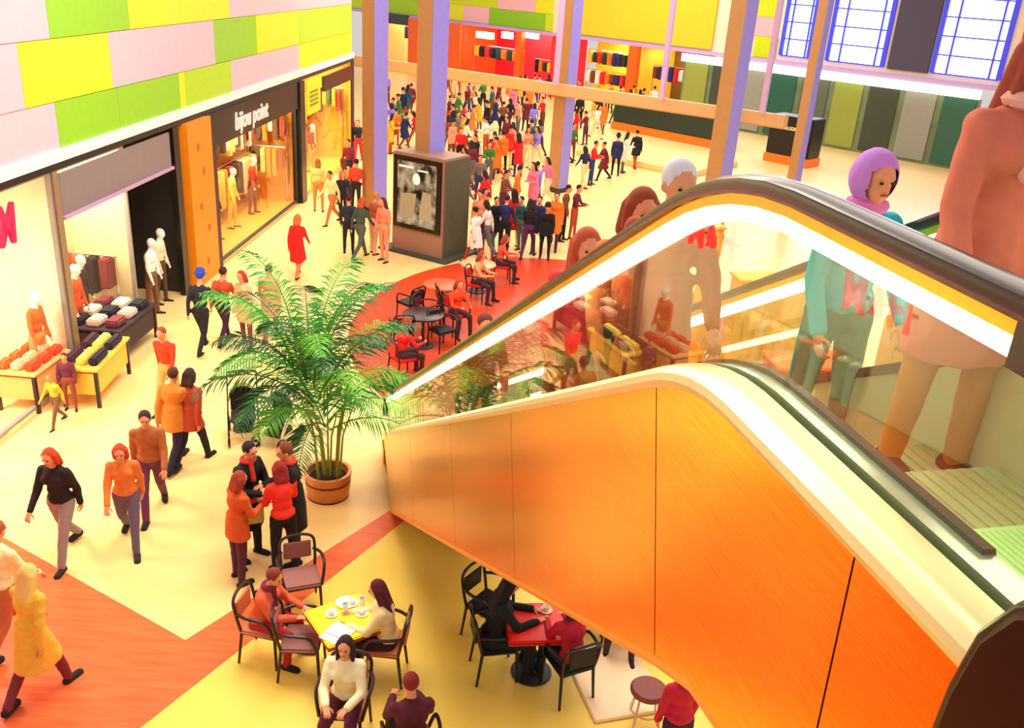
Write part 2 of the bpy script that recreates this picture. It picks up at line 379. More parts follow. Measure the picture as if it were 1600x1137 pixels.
# far shops: boxes behind the front
def fshop(n, x0, x1, yref, wall, dep=3.5, light=None, zt=3.9):
    xa, xb = X(x0, yref), X(x1, yref)
    b = MB(); b.box(((xa + xb) / 2, dep, zt / 2), (xb - xa, .1, zt)); struct('wall_shop_%d' % n, b, wall, FO, FR)
    b = MB(); b.box((xb, dep / 2, zt / 2), (.12, dep, zt)); struct('wall_side_%d' % n, b, wall, FO, FR)
    return xa, xb
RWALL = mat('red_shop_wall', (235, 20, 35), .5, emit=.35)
fshop(1, 540, 604, 70, mat('amber_far_wall', (230, 150, 60), .6))
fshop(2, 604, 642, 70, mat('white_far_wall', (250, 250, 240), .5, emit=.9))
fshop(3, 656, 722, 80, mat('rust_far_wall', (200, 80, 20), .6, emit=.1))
fshop(4, 722, 862, 90, RWALL)
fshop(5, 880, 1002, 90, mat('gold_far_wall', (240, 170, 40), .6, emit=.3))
b = MB(); b.box(((X(1002, 100) + X(1064, 100)) / 2, 3.5, 1.95), (X(1064, 100) - X(1002, 100), .1, 3.9)); struct('wall_shop_6', b, mat('olive_far_wall', (110, 80, 40), .6), FO, FR)
fc = MB(); fc.box((9, 2, 3.96), (60, 3.9, .08)); struct('ceiling_2', fc, mat('shop_ceiling', (250, 225, 150), .6), FO, FR)
def fbox(name, x0, y0, x1, y1, m, label, cat, dep=.12, off=0., group=None, emit=None):
    ym = (y0 + y1) / 2
    xa, xb = fx(x0, ym), fx(x1, ym); xm = (x0 + x1) / 2; za, zb = fz(xm, y1), fz(xm, y0)
    b = MB(); b.box(((xa + xb) / 2, off, (za + zb) / 2), (xb - xa, dep, zb - za)); q = fput(obj(name, b, m, None, False)); tag(q, label, cat, group); return q
OR2 = mat('deep_orange_pillar', (235, 95, 10), .5, emit=.1)
def fpillar(x0, x1, yref, label):
    xa, xb = X(x0, yref), X(x1, yref); b = MB(); b.box(((xa + xb) / 2, -.05, 1.95), (xb - xa, .4, 3.9)); tag(fput(obj('pillar', b, OR2, None, False)), label, 'pillar')
fpillar(641, 655, 80, 'deep orange pillar right of the white lit far shop window')
fpillar(704, 722, 80, 'deep orange pillar on the left side of the red far shop')
fpillar(808, 816, 90, 'thin orange yellow pillar in the middle of the red far shop')
fpillar(985, 999, 90, 'orange pillar right of the yellow far shop with dark shelves')
fbox('shop_fascia', 604, 22, 640, 38, mat('slate_fascia', (62, 66, 80)), 'slate grey fascia above the white lit far shop window', 'sign', off=-.12)
WL = emis('white_lamp', (255, 250, 245), 8)
for (a, b_, c, d, l) in ((738, 50, 762, 60, 'wide white lamp at the left of the red shop'), (778, 50, 792, 60, 'white lamp in the middle of the red shop'), (816, 50, 832, 60, 'white lamp at the right of the red shop')):
    q = fbox('shop_lamp', a, b_, c, d, WL, l, 'lamp', .3, .5); xm = (fx(a, b_) + fx(c, b_)) / 2; r_ = MB(); r_.tube([(xm, .5, fz((a + c) / 2, b_) - .02), (xm, .5, 3.93)], .03, 6); obj('hanging_rod', r_, DARK, q)
# light strip over the grey green glazing
xa, xb = X(1066, 95), X(1535, 140)
b = MB(); b.box(((xa + xb) / 2, -.05, 3.62), (xb - xa, .14, .42)); q = fput(obj('light_box', b, emis('cool_white_strip', (235, 255, 245), 2.2), None, False)); tag(q, 'long white light strip above the grey green glazing on the right', 'light')
b = MB()
GG = mat('grey_green_glazing', (112, 130, 100), .25, noise_amt=.4, scale=1.2); 
b.box(((xa + xb) / 2, .3, 1.7), (xb - xa, .06, 3.4)); struct('wall_glazing', b, GG, FO, FR)
cols_ = [(150, 160, 70), (60, 70, 60), (150, 150, 140), (40, 95, 80), (96, 104, 90)]
for k in range(9):
    u = xa + (xb - xa) * (k + .5) / 9; b = MB(); b.box((u, .22, 1.75), ((xb - xa) / 11, .06, 3.2)); q = fput(obj('shutter_panel', b, mat('shutter_%d' % (k % 5), cols_[k % 5], .35), None, False))
    tag(q, ['olive green', 'dark slate', 'pale grey', 'teal green', 'grey green'][k % 5] + ' tall panel, ' + ['first', 'second', 'third', 'fourth', 'fifth', 'sixth', 'seventh', 'eighth', 'ninth'][k] + ' from the left under the white light strip', 'panel')
# shelves and stock in the far shops
cl = [(20, 20, 30), (210, 30, 40), (240, 200, 60), (30, 60, 50), (240, 235, 220), (120, 60, 30), (235, 120, 30), (40, 40, 110)]
def frack(x0, x1, yr, z, n, off, label, hh=.8):
    xa, xb = X(x0, yr), X(x1, yr)
    root = thing('clothes_rack', label, 'clothes rack', FO, FR)
    b = MB(); b.tube([(xa, off, z), (xb, off, z)], .03, 6); b.tube([(xa, off, 0), (xa, off, z)], .03, 6); b.tube([(xb, off, 0), (xb, off, z)], .03, 6); obj('rail', b, STEEL, root)
    for k in range(n):
        u = xa + (xb - xa) * (k + .5) / n; g = MB(); g.box((u, off, z - hh / 2 - .05), ((xb - xa) / n * .8, .35, hh * random.uniform(.75, 1.1)), bev=.04)
        obj('garment', g, cloth(cl[random.randrange(8)]), root)
frack(722, 800, 100, 2.6, 9, 1.2, 'rack of mixed garments in the left half of the red shop')
frack(818, 858, 100, 2.2, 6, 1.2, 'rack of dark garments in the right half of the red shop')
frack(905, 975, 80, 3.3, 9, 1.0, 'upper row of dark and red stock in the yellow far shop')
frack(905, 975, 105, 2.1, 9, .8, 'lower row of stock in the yellow far shop')
frack(1010, 1060, 90, 2.9, 6, .9, 'rack of dark green garments beside the orange pillar')
frack(610, 638, 70, 3.2, 4, 1.5, 'rack in the white lit far shop', .9)
frack(560, 600, 60, 3.0, 5, 1.2, 'rack of garments in the amber shop at the far left', .9)

# ------------------------------------------------------------------ columns, beam
def column(x, y, wid, rz, label, top=11):
    root = thing('column', label, 'column', (x, y, 0), rz)
    b = MB(); b.box((0, 0, top / 2), (wid, wid, top)); obj('shaft', b, BROWN, root, False)
    b = MB(); b.box((wid / 2 + .012, 0, top / 2), (.024, wid - .02, top)); obj('side_panel', b, DAYLIT, root, False)  # blue daylight on this face, put into the colour of a thin slab
    b = MB(); b.box((0, 0, .08), (wid + .12, wid + .12, .16), bev=.02); obj('base', b, DARK, root)
    return root
RC = R(-38)
c2 = onz(690, 392); column(-2.72, 25.9, .58, R(-42), 'tall square column with side painted as lavender daylight behind the poster kiosk')
c3 = onz(880, 296); column(1.25, 34.6, .54, R(-42), 'tall square column with side painted as lavender daylight in the middle of the hall')
column(onz(585, 330).x, onz(585, 330).y, .56, R(-42), 'tall square column with side painted as lavender daylight at the end of the left shops')
c4 = onz(1128, 390); column(onz(1108, 372).x, onz(1108, 372).y, .56, R(-48), 'tall square column with side painted as lavender daylight rising behind the escalator')
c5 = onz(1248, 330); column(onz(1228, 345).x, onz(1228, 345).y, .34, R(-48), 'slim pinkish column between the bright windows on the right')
zb = 3.85
p3 = Vector((1.3, 34.05)); 
def beam_at(px, py): return onz(px, py, zb)
a = beam_at(550, 90); b2 = beam_at(1230, 186)
dv = (b2 - a); ang = math.atan2(dv.y, dv.x); mid = (a + b2) / 2
b = MB(); b.box((0, 0, 0), (dv.length, .3, .42), bev=.04)
q = obj('cross_beam', b, mat('tan_beam', (214, 170, 120), .5)); q.location = (mid.x, mid.y, zb - .1); q.rotation_euler = (0, 0, ang); tag(q, 'long tan horizontal beam crossing the hall between the columns', 'beam')
for (px, lab) in ((1033, 'thin lavender post standing on the beam right of the yellow far shop'), (868, 'thin lavender post on the beam just left of the middle column'), (1190, 'thin pale post on the right end of the beam')):
    p = onz(px, 92 + (px - 550) * .1415, zb); b = MB(); b.box((0, 0, 3.2), (.16, .16, 6.2)); q = obj('mullion_post', b, mat('pale_lavender', (205, 170, 225), .45), None, False); q.location = (p.x, p.y, zb + .0); q.rotation_euler = (0, 0, ang); tag(q, lab, 'post')

# ------------------------------------------------------------------ poster kiosk
k0 = onz(611, 388); k1 = onz(690, 408); kd = (k1 - k0); kw = kd.length; ka = math.atan2(kd.y, kd.x)
kk = thing('poster_kiosk', 'tall grey poster kiosk with a black framed poster and dark side', 'kiosk', k0, ka)
b = MB(); b.box((kw / 2, .62, 1.4), (kw, 1.2, 2.8), bev=.03); obj('body', b, mat('kiosk_taupe', (158, 118, 100), .45), kk)
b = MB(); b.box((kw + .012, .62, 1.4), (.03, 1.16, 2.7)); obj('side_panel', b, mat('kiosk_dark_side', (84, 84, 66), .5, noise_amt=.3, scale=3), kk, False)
b = MB(); b.box((kw / 2, .0, 1.72), (kw * .9, .06, 2.0)); obj('poster_frame', b, BLACK, kk, False)
b = MB(); b.box((kw / 2, .6, .03), (kw + .6, 1.7, .06), bev=.02); obj('plinth', b, mat('plinth_slate', (66, 70, 60)), kk)
def poster_mat():
    m = bpy.data.materials.new('monochrome_poster'); m.use_nodes = True; nt = m.node_tree; bs = nt.nodes['Principled BSDF']
    tc = nt.nodes.new('ShaderNodeTexCoord'); mp = nt.nodes.new('ShaderNodeMapping'); mp.inputs['Scale'].default_value = (1.5, 1, 1.2)
    n = nt.nodes.new('ShaderNodeTexNoise'); n.inputs['Scale'].default_value = 2.2; n.inputs['Detail'].default_value = 5
    cr = nt.nodes.new('ShaderNodeValToRGB'); e = cr.color_ramp.elements
    e[0].position = .4; e[0].color = lin((12, 16, 16)); e[1].position = .66; e[1].color = lin((170, 170, 150))
    nt.links.new(tc.outputs['Object'], mp.inputs[0]); nt.links.new(mp.outputs[0], n.inputs['Vector']); nt.links.new(n.outputs['Fac'], cr.inputs[0])
    nt.links.new(cr.outputs[0], bs.inputs['Base Color']); bs.inputs['Roughness'].default_value = .3
    nt.links.new(cr.outputs[0], bs.inputs['Emission Color']); bs.inputs['Emission Strength'].default_value = .25
    return m
b = MB(); b.box((kw / 2, -.035, 1.72), (kw * .74, .02, 1.75)); ps = obj('poster', b, poster_mat(), kk, False)
b = MB(); b.ell((kw * .5, -.06, 2.15), (.13, .02, .16)); obj('lamp_picture', b, mat('poster_white', (235, 235, 215), .5, emit=.4), ps)
b = MB(); b.prism([(kw * .18, 1.0), (kw * .45, 1.05), (kw * .5, 1.75), (kw * .2, 1.7)], -.048, -.046, 'y'); b.prism([(kw * .55, 1.1), (kw * .8, 1.0), (kw * .78, 1.8), (kw * .62, 1.85)], -.048, -.046, 'y'); obj('ground_picture', b, mat('poster_grey', (175, 170, 145), .5), ps, False)
b = MB(); b.box((kw * .3, -.05, 2.45), (.5, .01, .05)); b.box((kw * .62, -.05, 2.4), (.35, .01, .04)); obj('caption_picture', b, mat('poster_white', (235, 235, 215)), ps, False)

# ------------------------------------------------------------------ escalator (local: y=s along it towards the foot, x=w across, z up)
EO = (-1.64, 11.62, 0); ER = R(14)
def catmull(pts, n=8):
    out = []
    P = [pts[0]] + pts + [pts[-1]]
    for i in range(1, len(P) - 2):
        for k in range(n):
            t_ = k / n; p0, p1, p2, p3_ = P[i - 1], P[i], P[i + 1], P[i + 2]
            out.append(tuple(.5 * ((2 * p1[j]) + (-p0[j] + p2[j]) * t_ + (2 * p0[j] - 5 * p1[j] + 4 * p2[j] - p3_[j]) * t_ ** 2 + (-p0[j] + 3 * p1[j] - 3 * p2[j] + p3_[j]) * t_ ** 3) for j in range(len(p1))))
    out.append(tuple(pts[-1])); return out
def dz(s):                                   # deck (lower outer edge) height
    flat = 6.385; s0 = -9.50; s1 = -8.90; m = .545
    if s <= s0: return flat
    top = flat
    if s < s1: return top - m * (s - s0) ** 2 / (2 * (s1 - s0))
    z1 = top - m * (s1 - s0) / 2
    z = z1 - m * (s - s1)
    return max(z, .32)
def bz(s):
    a_ = .02 - .565 * s; b_ = 5.42; h_ = max(0.0, min(1.0, .5 + .5 * (b_ - a_) / .12))
    return max(0.0, a_ * h_ + b_ * (1 - h_) - .12 * h_ * (1 - h_))
SS = [-11.25 + i * .125 for i in range(int((1.75 + 11.25) / .125) + 1)]
S_END = 1.8
esc = thing('escalator', 'escalator with amber metal side, cream deck, glass balustrades and glowing handrail lights', 'escalator', EO, ER)
def brass():
    m = bpy.data.materials.new('amber_brushed_metal'); m.use_nodes = True; nt = m.node_tree; b = nt.nodes['Principled BSDF']
    tc = nt.nodes.new('ShaderNodeTexCoord'); mp = nt.nodes.new('ShaderNodeMapping'); mp.inputs['Scale'].default_value = (1, 1.2, 60)
    n = nt.nodes.new('ShaderNodeTexNoise'); n.inputs['Scale'].default_value = 3; n.inputs['Detail'].default_value = 6
    nt.links.new(tc.outputs['Object'], mp.inputs[0]); nt.links.new(mp.outputs[0], n.inputs['Vector'])
    cr = nt.nodes.new('ShaderNodeValToRGB'); e = cr.color_ramp.elements; e[0].position = .3; e[0].color = lin((236, 154, 24)); e[1].position = .7; e[1].color = lin((248, 184, 56))
    nt.links.new(n.outputs['Fac'], cr.inputs[0]); nt.links.new(cr.outputs[0], b.inputs['Base Color'])
    b.inputs['Metallic'].default_value = .95; b.inputs['Roughness'].default_value = .22
    return m
BR = brass()
# cladding panels; seams square to the slope
seams = [(-11.25, -11.25), (-10.16, -10.2), (-8.93, -9.26), (-6.86, -7.27), (-4.75, -5.3), (-2.0, -2.6), (1.36, .02)]
def zline(f, s0, s1, n): return [(s0 + (s1 - s0) * i / n, f(s0 + (s1 - s0) * i / n)) for i in range(n + 1)]
for side, xx in ((0, 0.0), (1, 1.46)):
    for i in range(len(seams) - 1):
        (t0, b0), (t1, b1) = seams[i], seams[i + 1]; g = .004
        top = zline(lambda s: dz(s) + .01, t0 + g, t1 - g, 14); bot = zline(lambda s: bz(s), b0 + g, b1 - g, 14)
        b = MB(); b.strip(top, bot, xx - .012, xx + .012); obj('side_panel', b, BR, esc)
b = MB(); b.strip(zline(lambda s: max(.03, dz(s) - .72), -11.2, 1.45, 60), zline(lambda s: min(bz(s) + .01, max(.02, dz(s) - .74)), -11.2, 1.45, 60), .03, 1.43); obj('truss', b, mat('truss_brown', (120, 70, 24), .6), esc, False)
b = MB(); b.tube([(.01, p[0], p[1] + .0) for p in zline(bz, -11.2, .0, 40)], .03, 6); obj('lower_edge', b, mat('amber_edge', (250, 150, 50), .35, .5), esc)
# foot part of the cladding reaching the floor
b = MB(); b.prism([(1.36, .0), (.02, .0), (1.36, .69)], -.012, .012, 'x'); 
b = MB(); b.box((.73, 1.55, .17), (1.46, .4, .34), bev=.03); obj('foot_cover', b, BR, esc)
DECK = mat('cream_deck', (250, 232, 170), .28, .35)
BRUSH = mat('black_brush', (16, 16, 18), .6)
def sweep(prof, s0=-11.25, s1=S_END, n=110, f=dz):    # profile of (x, z offset) carried along the deck line
    ss = [s0 + (s1 - s0) * i / n for i in range(n + 1)]; vs = []; fs = []; k = len(prof)
    for s_ in ss:
        m = (f(s_ + .02) - f(s_ - .02)) / .04; nn = Vector((-m, 1)).normalized()
        for (x_, o_) in prof: vs.append((x_, s_ + nn.x * o_, f(s_) + nn.y * o_))
    for i in range(n):
        for j in range(k): fs.append((i * k + j, i * k + (j + 1) % k, (i + 1) * k + (j + 1) % k, (i + 1) * k + j))
    fs += [tuple(range(k)), tuple(reversed(range(n * k, n * k + k)))]
    return vs, fs
def bull(x0, d):      # outer cream bullnose
    return [(x0 + d * p[0], p[1]) for p in ((-.02, -.045), (-.032, -.02), (-.026, .005), (.0, .024), (.04, .033), (.10, .034), (.10, -.03))]
for x0, d, lab in ((0.0, 1, None), (1.46, -1, None)):
    v, f = sweep(bull(x0, d)); b = MB(); b.add(v, f); obj('deck', b, DECK, esc)
    v, f = sweep([(x0 + d * p[0], p[1]) for p in ((.135, -.02), (.135, .034), (.215, .03), (.215, -.02))]); b = MB(); b.add(v, f); obj('inner_deck', b, mat('inner_deck_steel', (225, 225, 200), .25, .6), esc)
    v, f = sweep([(x0 + d * p[0], p[1]) for p in ((.19, .03), (.19, .046), (.222, .044), (.24, .0), (.222, .0))], -10.3); b = MB(); b.add(v, f); obj('skirt_brush', b, BRUSH, esc)
    v, f = sweep([(x0 + d * p[0], p[1]) for p in ((.216, -.42), (.216, .028), (.228, .028), (.228, -.42))], -10.6); b = MB(); b.add(v, f); obj('skirt_panel', b, mat('skirt_steel', (220, 214, 170), .3, .3), esc)
    # glass panes
    cuts = [-10.5, -9.55, -8.05, -6.2, -4.3, -2.4, -.4, 1.55]
    for i in range(len(cuts) - 1):
        v, f = sweep([(x0 + d * p[0], p[1]) for p in ((.111, .0), (.111, .55), (.121, .55), (.121, .0))], cuts[i] + .006, cuts[i + 1] - .006, 16); b = MB(); b.add(v, f); obj('glass_pane', b, GLASS, esc)
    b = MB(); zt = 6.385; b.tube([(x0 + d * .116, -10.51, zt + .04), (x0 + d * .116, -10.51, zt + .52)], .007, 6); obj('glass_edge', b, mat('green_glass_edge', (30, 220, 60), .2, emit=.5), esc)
    # handrail light and rail
    v, f = sweep([(x0 + d * p[0], p[1]) for p in ((.085, .505), (.085, .550), (.147, .550), (.147, .505))], -10.32, 1.7); b = MB(); b.add(v, f); obj('light_strip', b, emis('neon_white', (255, 255, 225), 7.0), esc)
    v, f = sweep([(x0 + d * p[0], p[1]) for p in ((.078, .551), (.078, .585), (.154, .585), (.154, .551))], -10.33, 1.74); b = MB(); b.add(v, f); obj('rail_channel', b, mat('gold_channel', (246, 206, 60), .25, .7), esc)
    pts = []
    for i in range(121):
        s_ = -10.85 + (1.75 + 10.85) * i / 120; m = (dz(s_ + .02) - dz(s_ - .02)) / .04; nn = Vector((-m, 1)).normalized(); pts.append((x0 + d * .116, s_ + nn.x * .608, dz(s_) + nn.y * .608))
    c0 = pts[0]; c1 = pts[-1]
    start = [(c0[0], c0[1] - .28 * math.sin(a_), c0[2] - .28 + .28 * math.cos(a_)) for a_ in [PI * .92, PI * .75, PI * .6, PI * .45, PI * .3, PI * .15]]
    end = [(c1[0], c1[1] + .22 * math.sin(a_) + .0, c1[2] - .22 + .22 * math.cos(a_) - .04) for a_ in [PI * .2, PI * .4, PI * .6, PI * .8]]
    b = MB(); P_ = start + pts + end; N_ = len(P_); vs = []; fs = []
    prof = [(-.052, -.022), (-.056, .0), (-.045, .022), (-.015, .034), (.015, .034), (.045, .022), (.056, .0), (.052, -.022)]
    for i in range(N_):
        t_ = Vector(P_[min(i + 1, N_ - 1)]) - Vector(P_[max(i - 1, 0)]); t_.normalize(); nrm = Vector((1, 0, 0)).cross(t_).normalized()
        for (u, v_) in prof: vs.append(Vector(P_[i]) + Vector((u, 0, 0)) + nrm * v_)
    for i in range(N_ - 1):
        for j in range(8): fs.append((i * 8 + j, i * 8 + (j + 1) % 8, (i + 1) * 8 + (j + 1) % 8, (i + 1) * 8 + j))
    fs += [tuple(range(8)), tuple(reversed(range((N_ - 1) * 8, N_ * 8)))]
    b.add(vs, fs); obj('handrail', b, mat('dark_rubber_handrail', (52, 18, 14), .22, spec=.7), esc)
    v, f = sweep([(x0 + d * p[0], p[1]) for p in ((.074, .49), (.074, .59), (.158, .59), (.158, .49))], -10.7, -10.33, 6); b = MB(); b.add(v, f); obj('rail_end_cap', b, mat('black_gloss_plastic', (20, 12, 22), .18, spec=.6), esc)
    b = MB(); b.box((x0 + d * .116, 1.72, .72), (.03, .05, .42)); obj('newel_post', b, mat('pale_blue_steel', (200, 215, 250), .3, .4), esc, False)
# handrail inlet at the top landing
b = MB(); pr = [(-11.25, 5.2), (-10.60, 5.2), (-10.58, 5.7), (-10.585, 6.0), (-10.59, 6.2), (-10.60, 6.38), (-10.625, 6.52), (-10.68, 6.62), (-10.77, 6.69), (-10.9, 6.73), (-11.25, 6.74)]
b.prism(pr, -.12, .25, 'x'); q = obj('handrail_inlet', b, mat('black_inlet_plastic', (8, 5, 12), .22, spec=.35), esc)
bv = q.modifiers.new('b', 'BEVEL'); bv.width = .03; bv.segments = 3
# steps and landing plate
tread = mat('step_tread', (176, 188, 136), .45, .2, bump=.1)
b = MB(); b.box((.73, -10.45, 5.98), (1.0, 1.6, .05))
for k in range(40): b.box((.25 + k * .0246, -10.0, 6.007), (.01, .66, .006))
obj('landing_plate', b, mat('greenish_plate', (190, 235, 160), .4, .1), esc, False)
for i in range(27):
    s_ = -9.45 + i * .40; zt = dz(s_ + .1) - .40
    if zt < .05: break
    b = MB(); b.box((.73, s_ + .0, zt - .02), (1.0, .40, .04))
    b.box((.73, s_ + .19, zt - .12), (1.0, .02, .22))
    for k in range(20): b.box((.255 + k * .05, s_, zt + .004), (.024, .38, .008))
    obj('step', b, tread, esc, False)
def EW(w_, s_, z_=0): return Matrix.Translation(EO) @ Matrix.Rotation(ER, 4, 'Z') @ Vector((w_, s_, z_))
def stepz(s_):
    i = max(0, round((s_ + 9.45) / .40)); s2 = -9.45 + i * .40; return dz(s2 + .1) - .40 + .008, s2
# upper floor under the viewer
b = MB(); b.box((0, -14.2, 5.85), (8, 6.0, .3)); struct('floor_upper', b, mat('upper_floor_tile', (200, 170, 110), .4), EO, ER)

# ------------------------------------------------------------------ figures
def remesh(mb, vox, smooth=4):
    me = bpy.data.meshes.new('tmp'); me.from_pydata(mb.v, [], mb.f); me.update()
    o = bpy.data.objects.new('tmp', me); C.objects.link(o)
    r = o.modifiers.new('r', 'REMESH'); r.mode = 'VOXEL'; r.voxel_size = vox
    s_ = o.modifiers.new('s', 'SMOOTH'); s_.factor = .5; s_.iterations = smooth
    bpy.context.view_layer.update()
    out = bpy.data.meshes.new_from_object(o.evaluated_get(bpy.context.evaluated_depsgraph_get()))
    bpy.data.objects.remove(o); bpy.data.meshes.remove(me)
    out.polygons.foreach_set('use_smooth', [True] * len(out.polygons)); return out

def hand_mb(curl=.5):   # hand along -z from the wrist at the origin, palm facing +y, thumb towards +x
    h = MB(); h.ell((0, 0, -.045), (.038, .016, .05)); h.cap((0, 0, .01), (0, 0, -.03), .024, .028, 8)
    for i, (x_, L_) in enumerate(((.028, .066), (.010, .074), (-.009, .070), (-.027, .055))):
        p = Vector((x_, 0, -.082)); a_ = curl * .5
        for j, f_ in enumerate((.45, .32, .23)):
            q = p + Vector((x_ * .06, math.sin(a_) * L_ * f_, -math.cos(a_) * L_ * f_)); h.cap(p, q, .0095 - j * .0008, .0088 - j * .0008, 6); p = q; a_ += curl * .75
    p = Vector((.03, .004, -.03)); q = p + Vector((.026, .012, -.024)); h.cap(p, q, .012, .0105, 6); r_ = q + Vector((.006, .010, -.026)); h.cap(q, r_, .0105, .009, 6)
    return h
_hand = {}
def hand_mesh(curl):
    if curl not in _hand: _hand[curl] = remesh(hand_mb(curl), .0052, 2)
    return _hand[curl]

def skeleton(p):
    """joints in metres for a figure 1.72 m tall facing +y"""
    J = {}
    seat = p.get('seat'); L = R(p.get('lean', 3)); sl = R(p.get('side', 0))
    legs = p.get('legs', ((0, 0, 2), (0, 0, 2)))     # per leg: thigh forward, shank backward from the thigh, outward
    hz = seat + .10 if seat else None
    T = Vector((math.sin(sl), math.sin(L) * math.cos(sl), math.cos(L) * math.cos(sl)))
    if hz is None:
        mx = 0
        for (a_, k_, o_) in legs: mx = max(mx, .43 * math.cos(R(a_)) + .42 * math.cos(R(a_ - k_)))
        hz = mx + .075
    P = Vector((0, 0, hz)); J['pelvis'] = P; J['T'] = T
    J['waist'] = P + T * .17; J['chest'] = P + T * .36; J['neck'] = P + T * .52
    hd = Vector((math.sin(sl) * .7, math.sin(L + R(p.get('nod', 8))), math.cos(L + R(p.get('nod', 8))))).normalized()
    J['head'] = J['neck'] + hd * .155 + Vector((0, .02, 0)); J['hd'] = hd
    for i, sx in ((0, -1), (1, 1)):
        a_, k_, o_ = legs[i]
        hip = P + Vector((sx * .088, 0, -.02))
        kn = hip + Vector((sx * math.sin(R(o_)), math.sin(R(a_)) * math.cos(R(o_)), -math.cos(R(a_)) * math.cos(R(o_)))) * .43
        b_ = R(a_ - k_); an = kn + Vector((sx * math.sin(R(o_)) * .3, math.sin(b_), -math.cos(b_))) * .42
        J['hip%d' % i] = hip; J['kn%d' % i] = kn; J['an%d' % i] = an
        lift = an.z > .12 and not seat
        J['toe%d' % i] = an + (Vector((0, .10, -.10)) if lift else Vector((sx * .02, .14, -.05)))
        ua, uo, ef, fi = p.get('arms', ((4, 10, 12, 0), (4, 10, 12, 0)))[i]
        sh = J['neck'] - T * .075 + Vector((sx * (.158 if p.get('woman') else .172), 0, 0))
        el = sh + Vector((sx * math.sin(R(uo)), math.sin(R(ua)) * math.cos(R(uo)), -math.cos(R(ua)) * math.cos(R(uo)))) * .285
        fa = R(ua + ef); fd = Vector((-sx * math.sin(R(fi)), math.sin(fa) * math.cos(R(fi)), -math.cos(fa) * math.cos(R(fi))))
        J['sh%d' % i] = sh; J['el%d' % i] = el; J['wr%d' % i] = el + fd * .25; J['fd%d' % i] = fd
    return J

def parts_of(J, p, fat=1.0):
    """list of (tag, kind, data) primitives"""
    out = []; P, W, Ch, N = J['pelvis'], J['waist'], J['chest'], J['neck']; T = J['T']
    rot = Vector((0, 0, 1)).rotation_difference(T).to_matrix().to_4x4()
    E = lambda tg, c, r: out.append((tg, 'e', (c, r, rot)))
    K = lambda tg, a_, b_, r0, r1: out.append((tg, 'c', (a_, b_, r0, r1)))
    f = fat; wm = p.get('woman', 0)
    E('leg', P + T * .0, (.158 * f, .115 * f, .12)); E('top', W, ((.128 if wm else .145) * f, .1 * f, .13)); E('top', Ch, ((.155 if wm else .172) * f, .115 * f, .16))
    E('top', N - T * .085, (.145 if wm else .165, .08, .065)); K('top', N - T * .02, N - T * .07 + Vector((.09, 0, 0)), .05, .05); K('top', N - T * .02, N - T * .07 + Vector((-.09, 0, 0)), .05, .05)
    if wm: E('top', Ch + Vector((.065, .085, -.01)), (.06, .05, .06)); E('top', Ch + Vector((-.065, .085, -.01)), (.06, .05, .06))
    K('skin', N - T * .03, J['head'] - J['hd'] * .04, .056, .05)
    for i in (0, 1):
        K('leg', J['hip%d' % i], J['kn%d' % i], .092 * f, .06 * f); K('leg', J['kn%d' % i], J['an%d' % i], .058 * f, .042)
        K('shoe', J['an%d' % i] + Vector((0, -.03, -.045)), J['toe%d' % i] + Vector((0, 0, -.0)), .038, .034)
        K('top', J['sh%d' % i], J['el%d' % i], .052 * f, .041 * f); K('top', J['el%d' % i], J['wr%d' % i], .040 * f, .031)
    return out
def head_prims(J):
    """head facing +y, tilted along hd"""
    c = J['head']; q = Vector((0, 0, 1)).rotation_difference(J['hd']).to_matrix().to_4x4()
    D = lambda x_, y_, z_: c + (q @ Vector((x_, y_, z_)))
    return [('skin', 'e', (D(0, -.008, .02), (.075, .094, .095), q)), ('skin', 'e', (D(0, .018, -.035), (.058, .07, .075), q)), ('skin', 'e', (D(0, .05, -.085), (.03, .03, .028), q)),
            ('skin', 'c', (D(0, .082, .012), D(0, .106, -.022), .009, .015)), ('skin', 'e', (D(.078, -.005, -.01), (.012, .02, .03), q)), ('skin', 'e', (D(-.078, -.005, -.01), (.012, .02, .03), q)),
            ('skin', 'e', (D(0, .072, .035), (.055, .018, .014), q))], D, q
def put(mb, pr, grow=0.0):
    for tg, k, d in pr:
        if k == 'f':
            vs = []; n = 16
            for t_ in (0, .33, .66, 1):
                c = d[0].lerp(d[1], t_); rx = d[2][0] + (d[3][0] - d[2][0]) * t_ + grow; ry = d[2][1] + (d[3][1] - d[2][1]) * t_ + grow
                vs += [(c.x + rx * math.cos(2 * PI * j / n), c.y + ry * math.sin(2 * PI * j / n), c.z) for j in range(n)]
            fs = [(i * n + j, i * n + (j + 1) % n, (i + 1) * n + (j + 1) % n, (i + 1) * n + j) for i in range(3) for j in range(n)] + [tuple(range(n)), tuple(reversed(range(3 * n, 4 * n)))]
            mb.add(vs, fs); continue
        if k == 'e': mb.ell(d[0], tuple(v + grow for v in d[1]), d[2])
        else: mb.cap(d[0], d[1], d[2] + grow, d[3] + grow, 10)
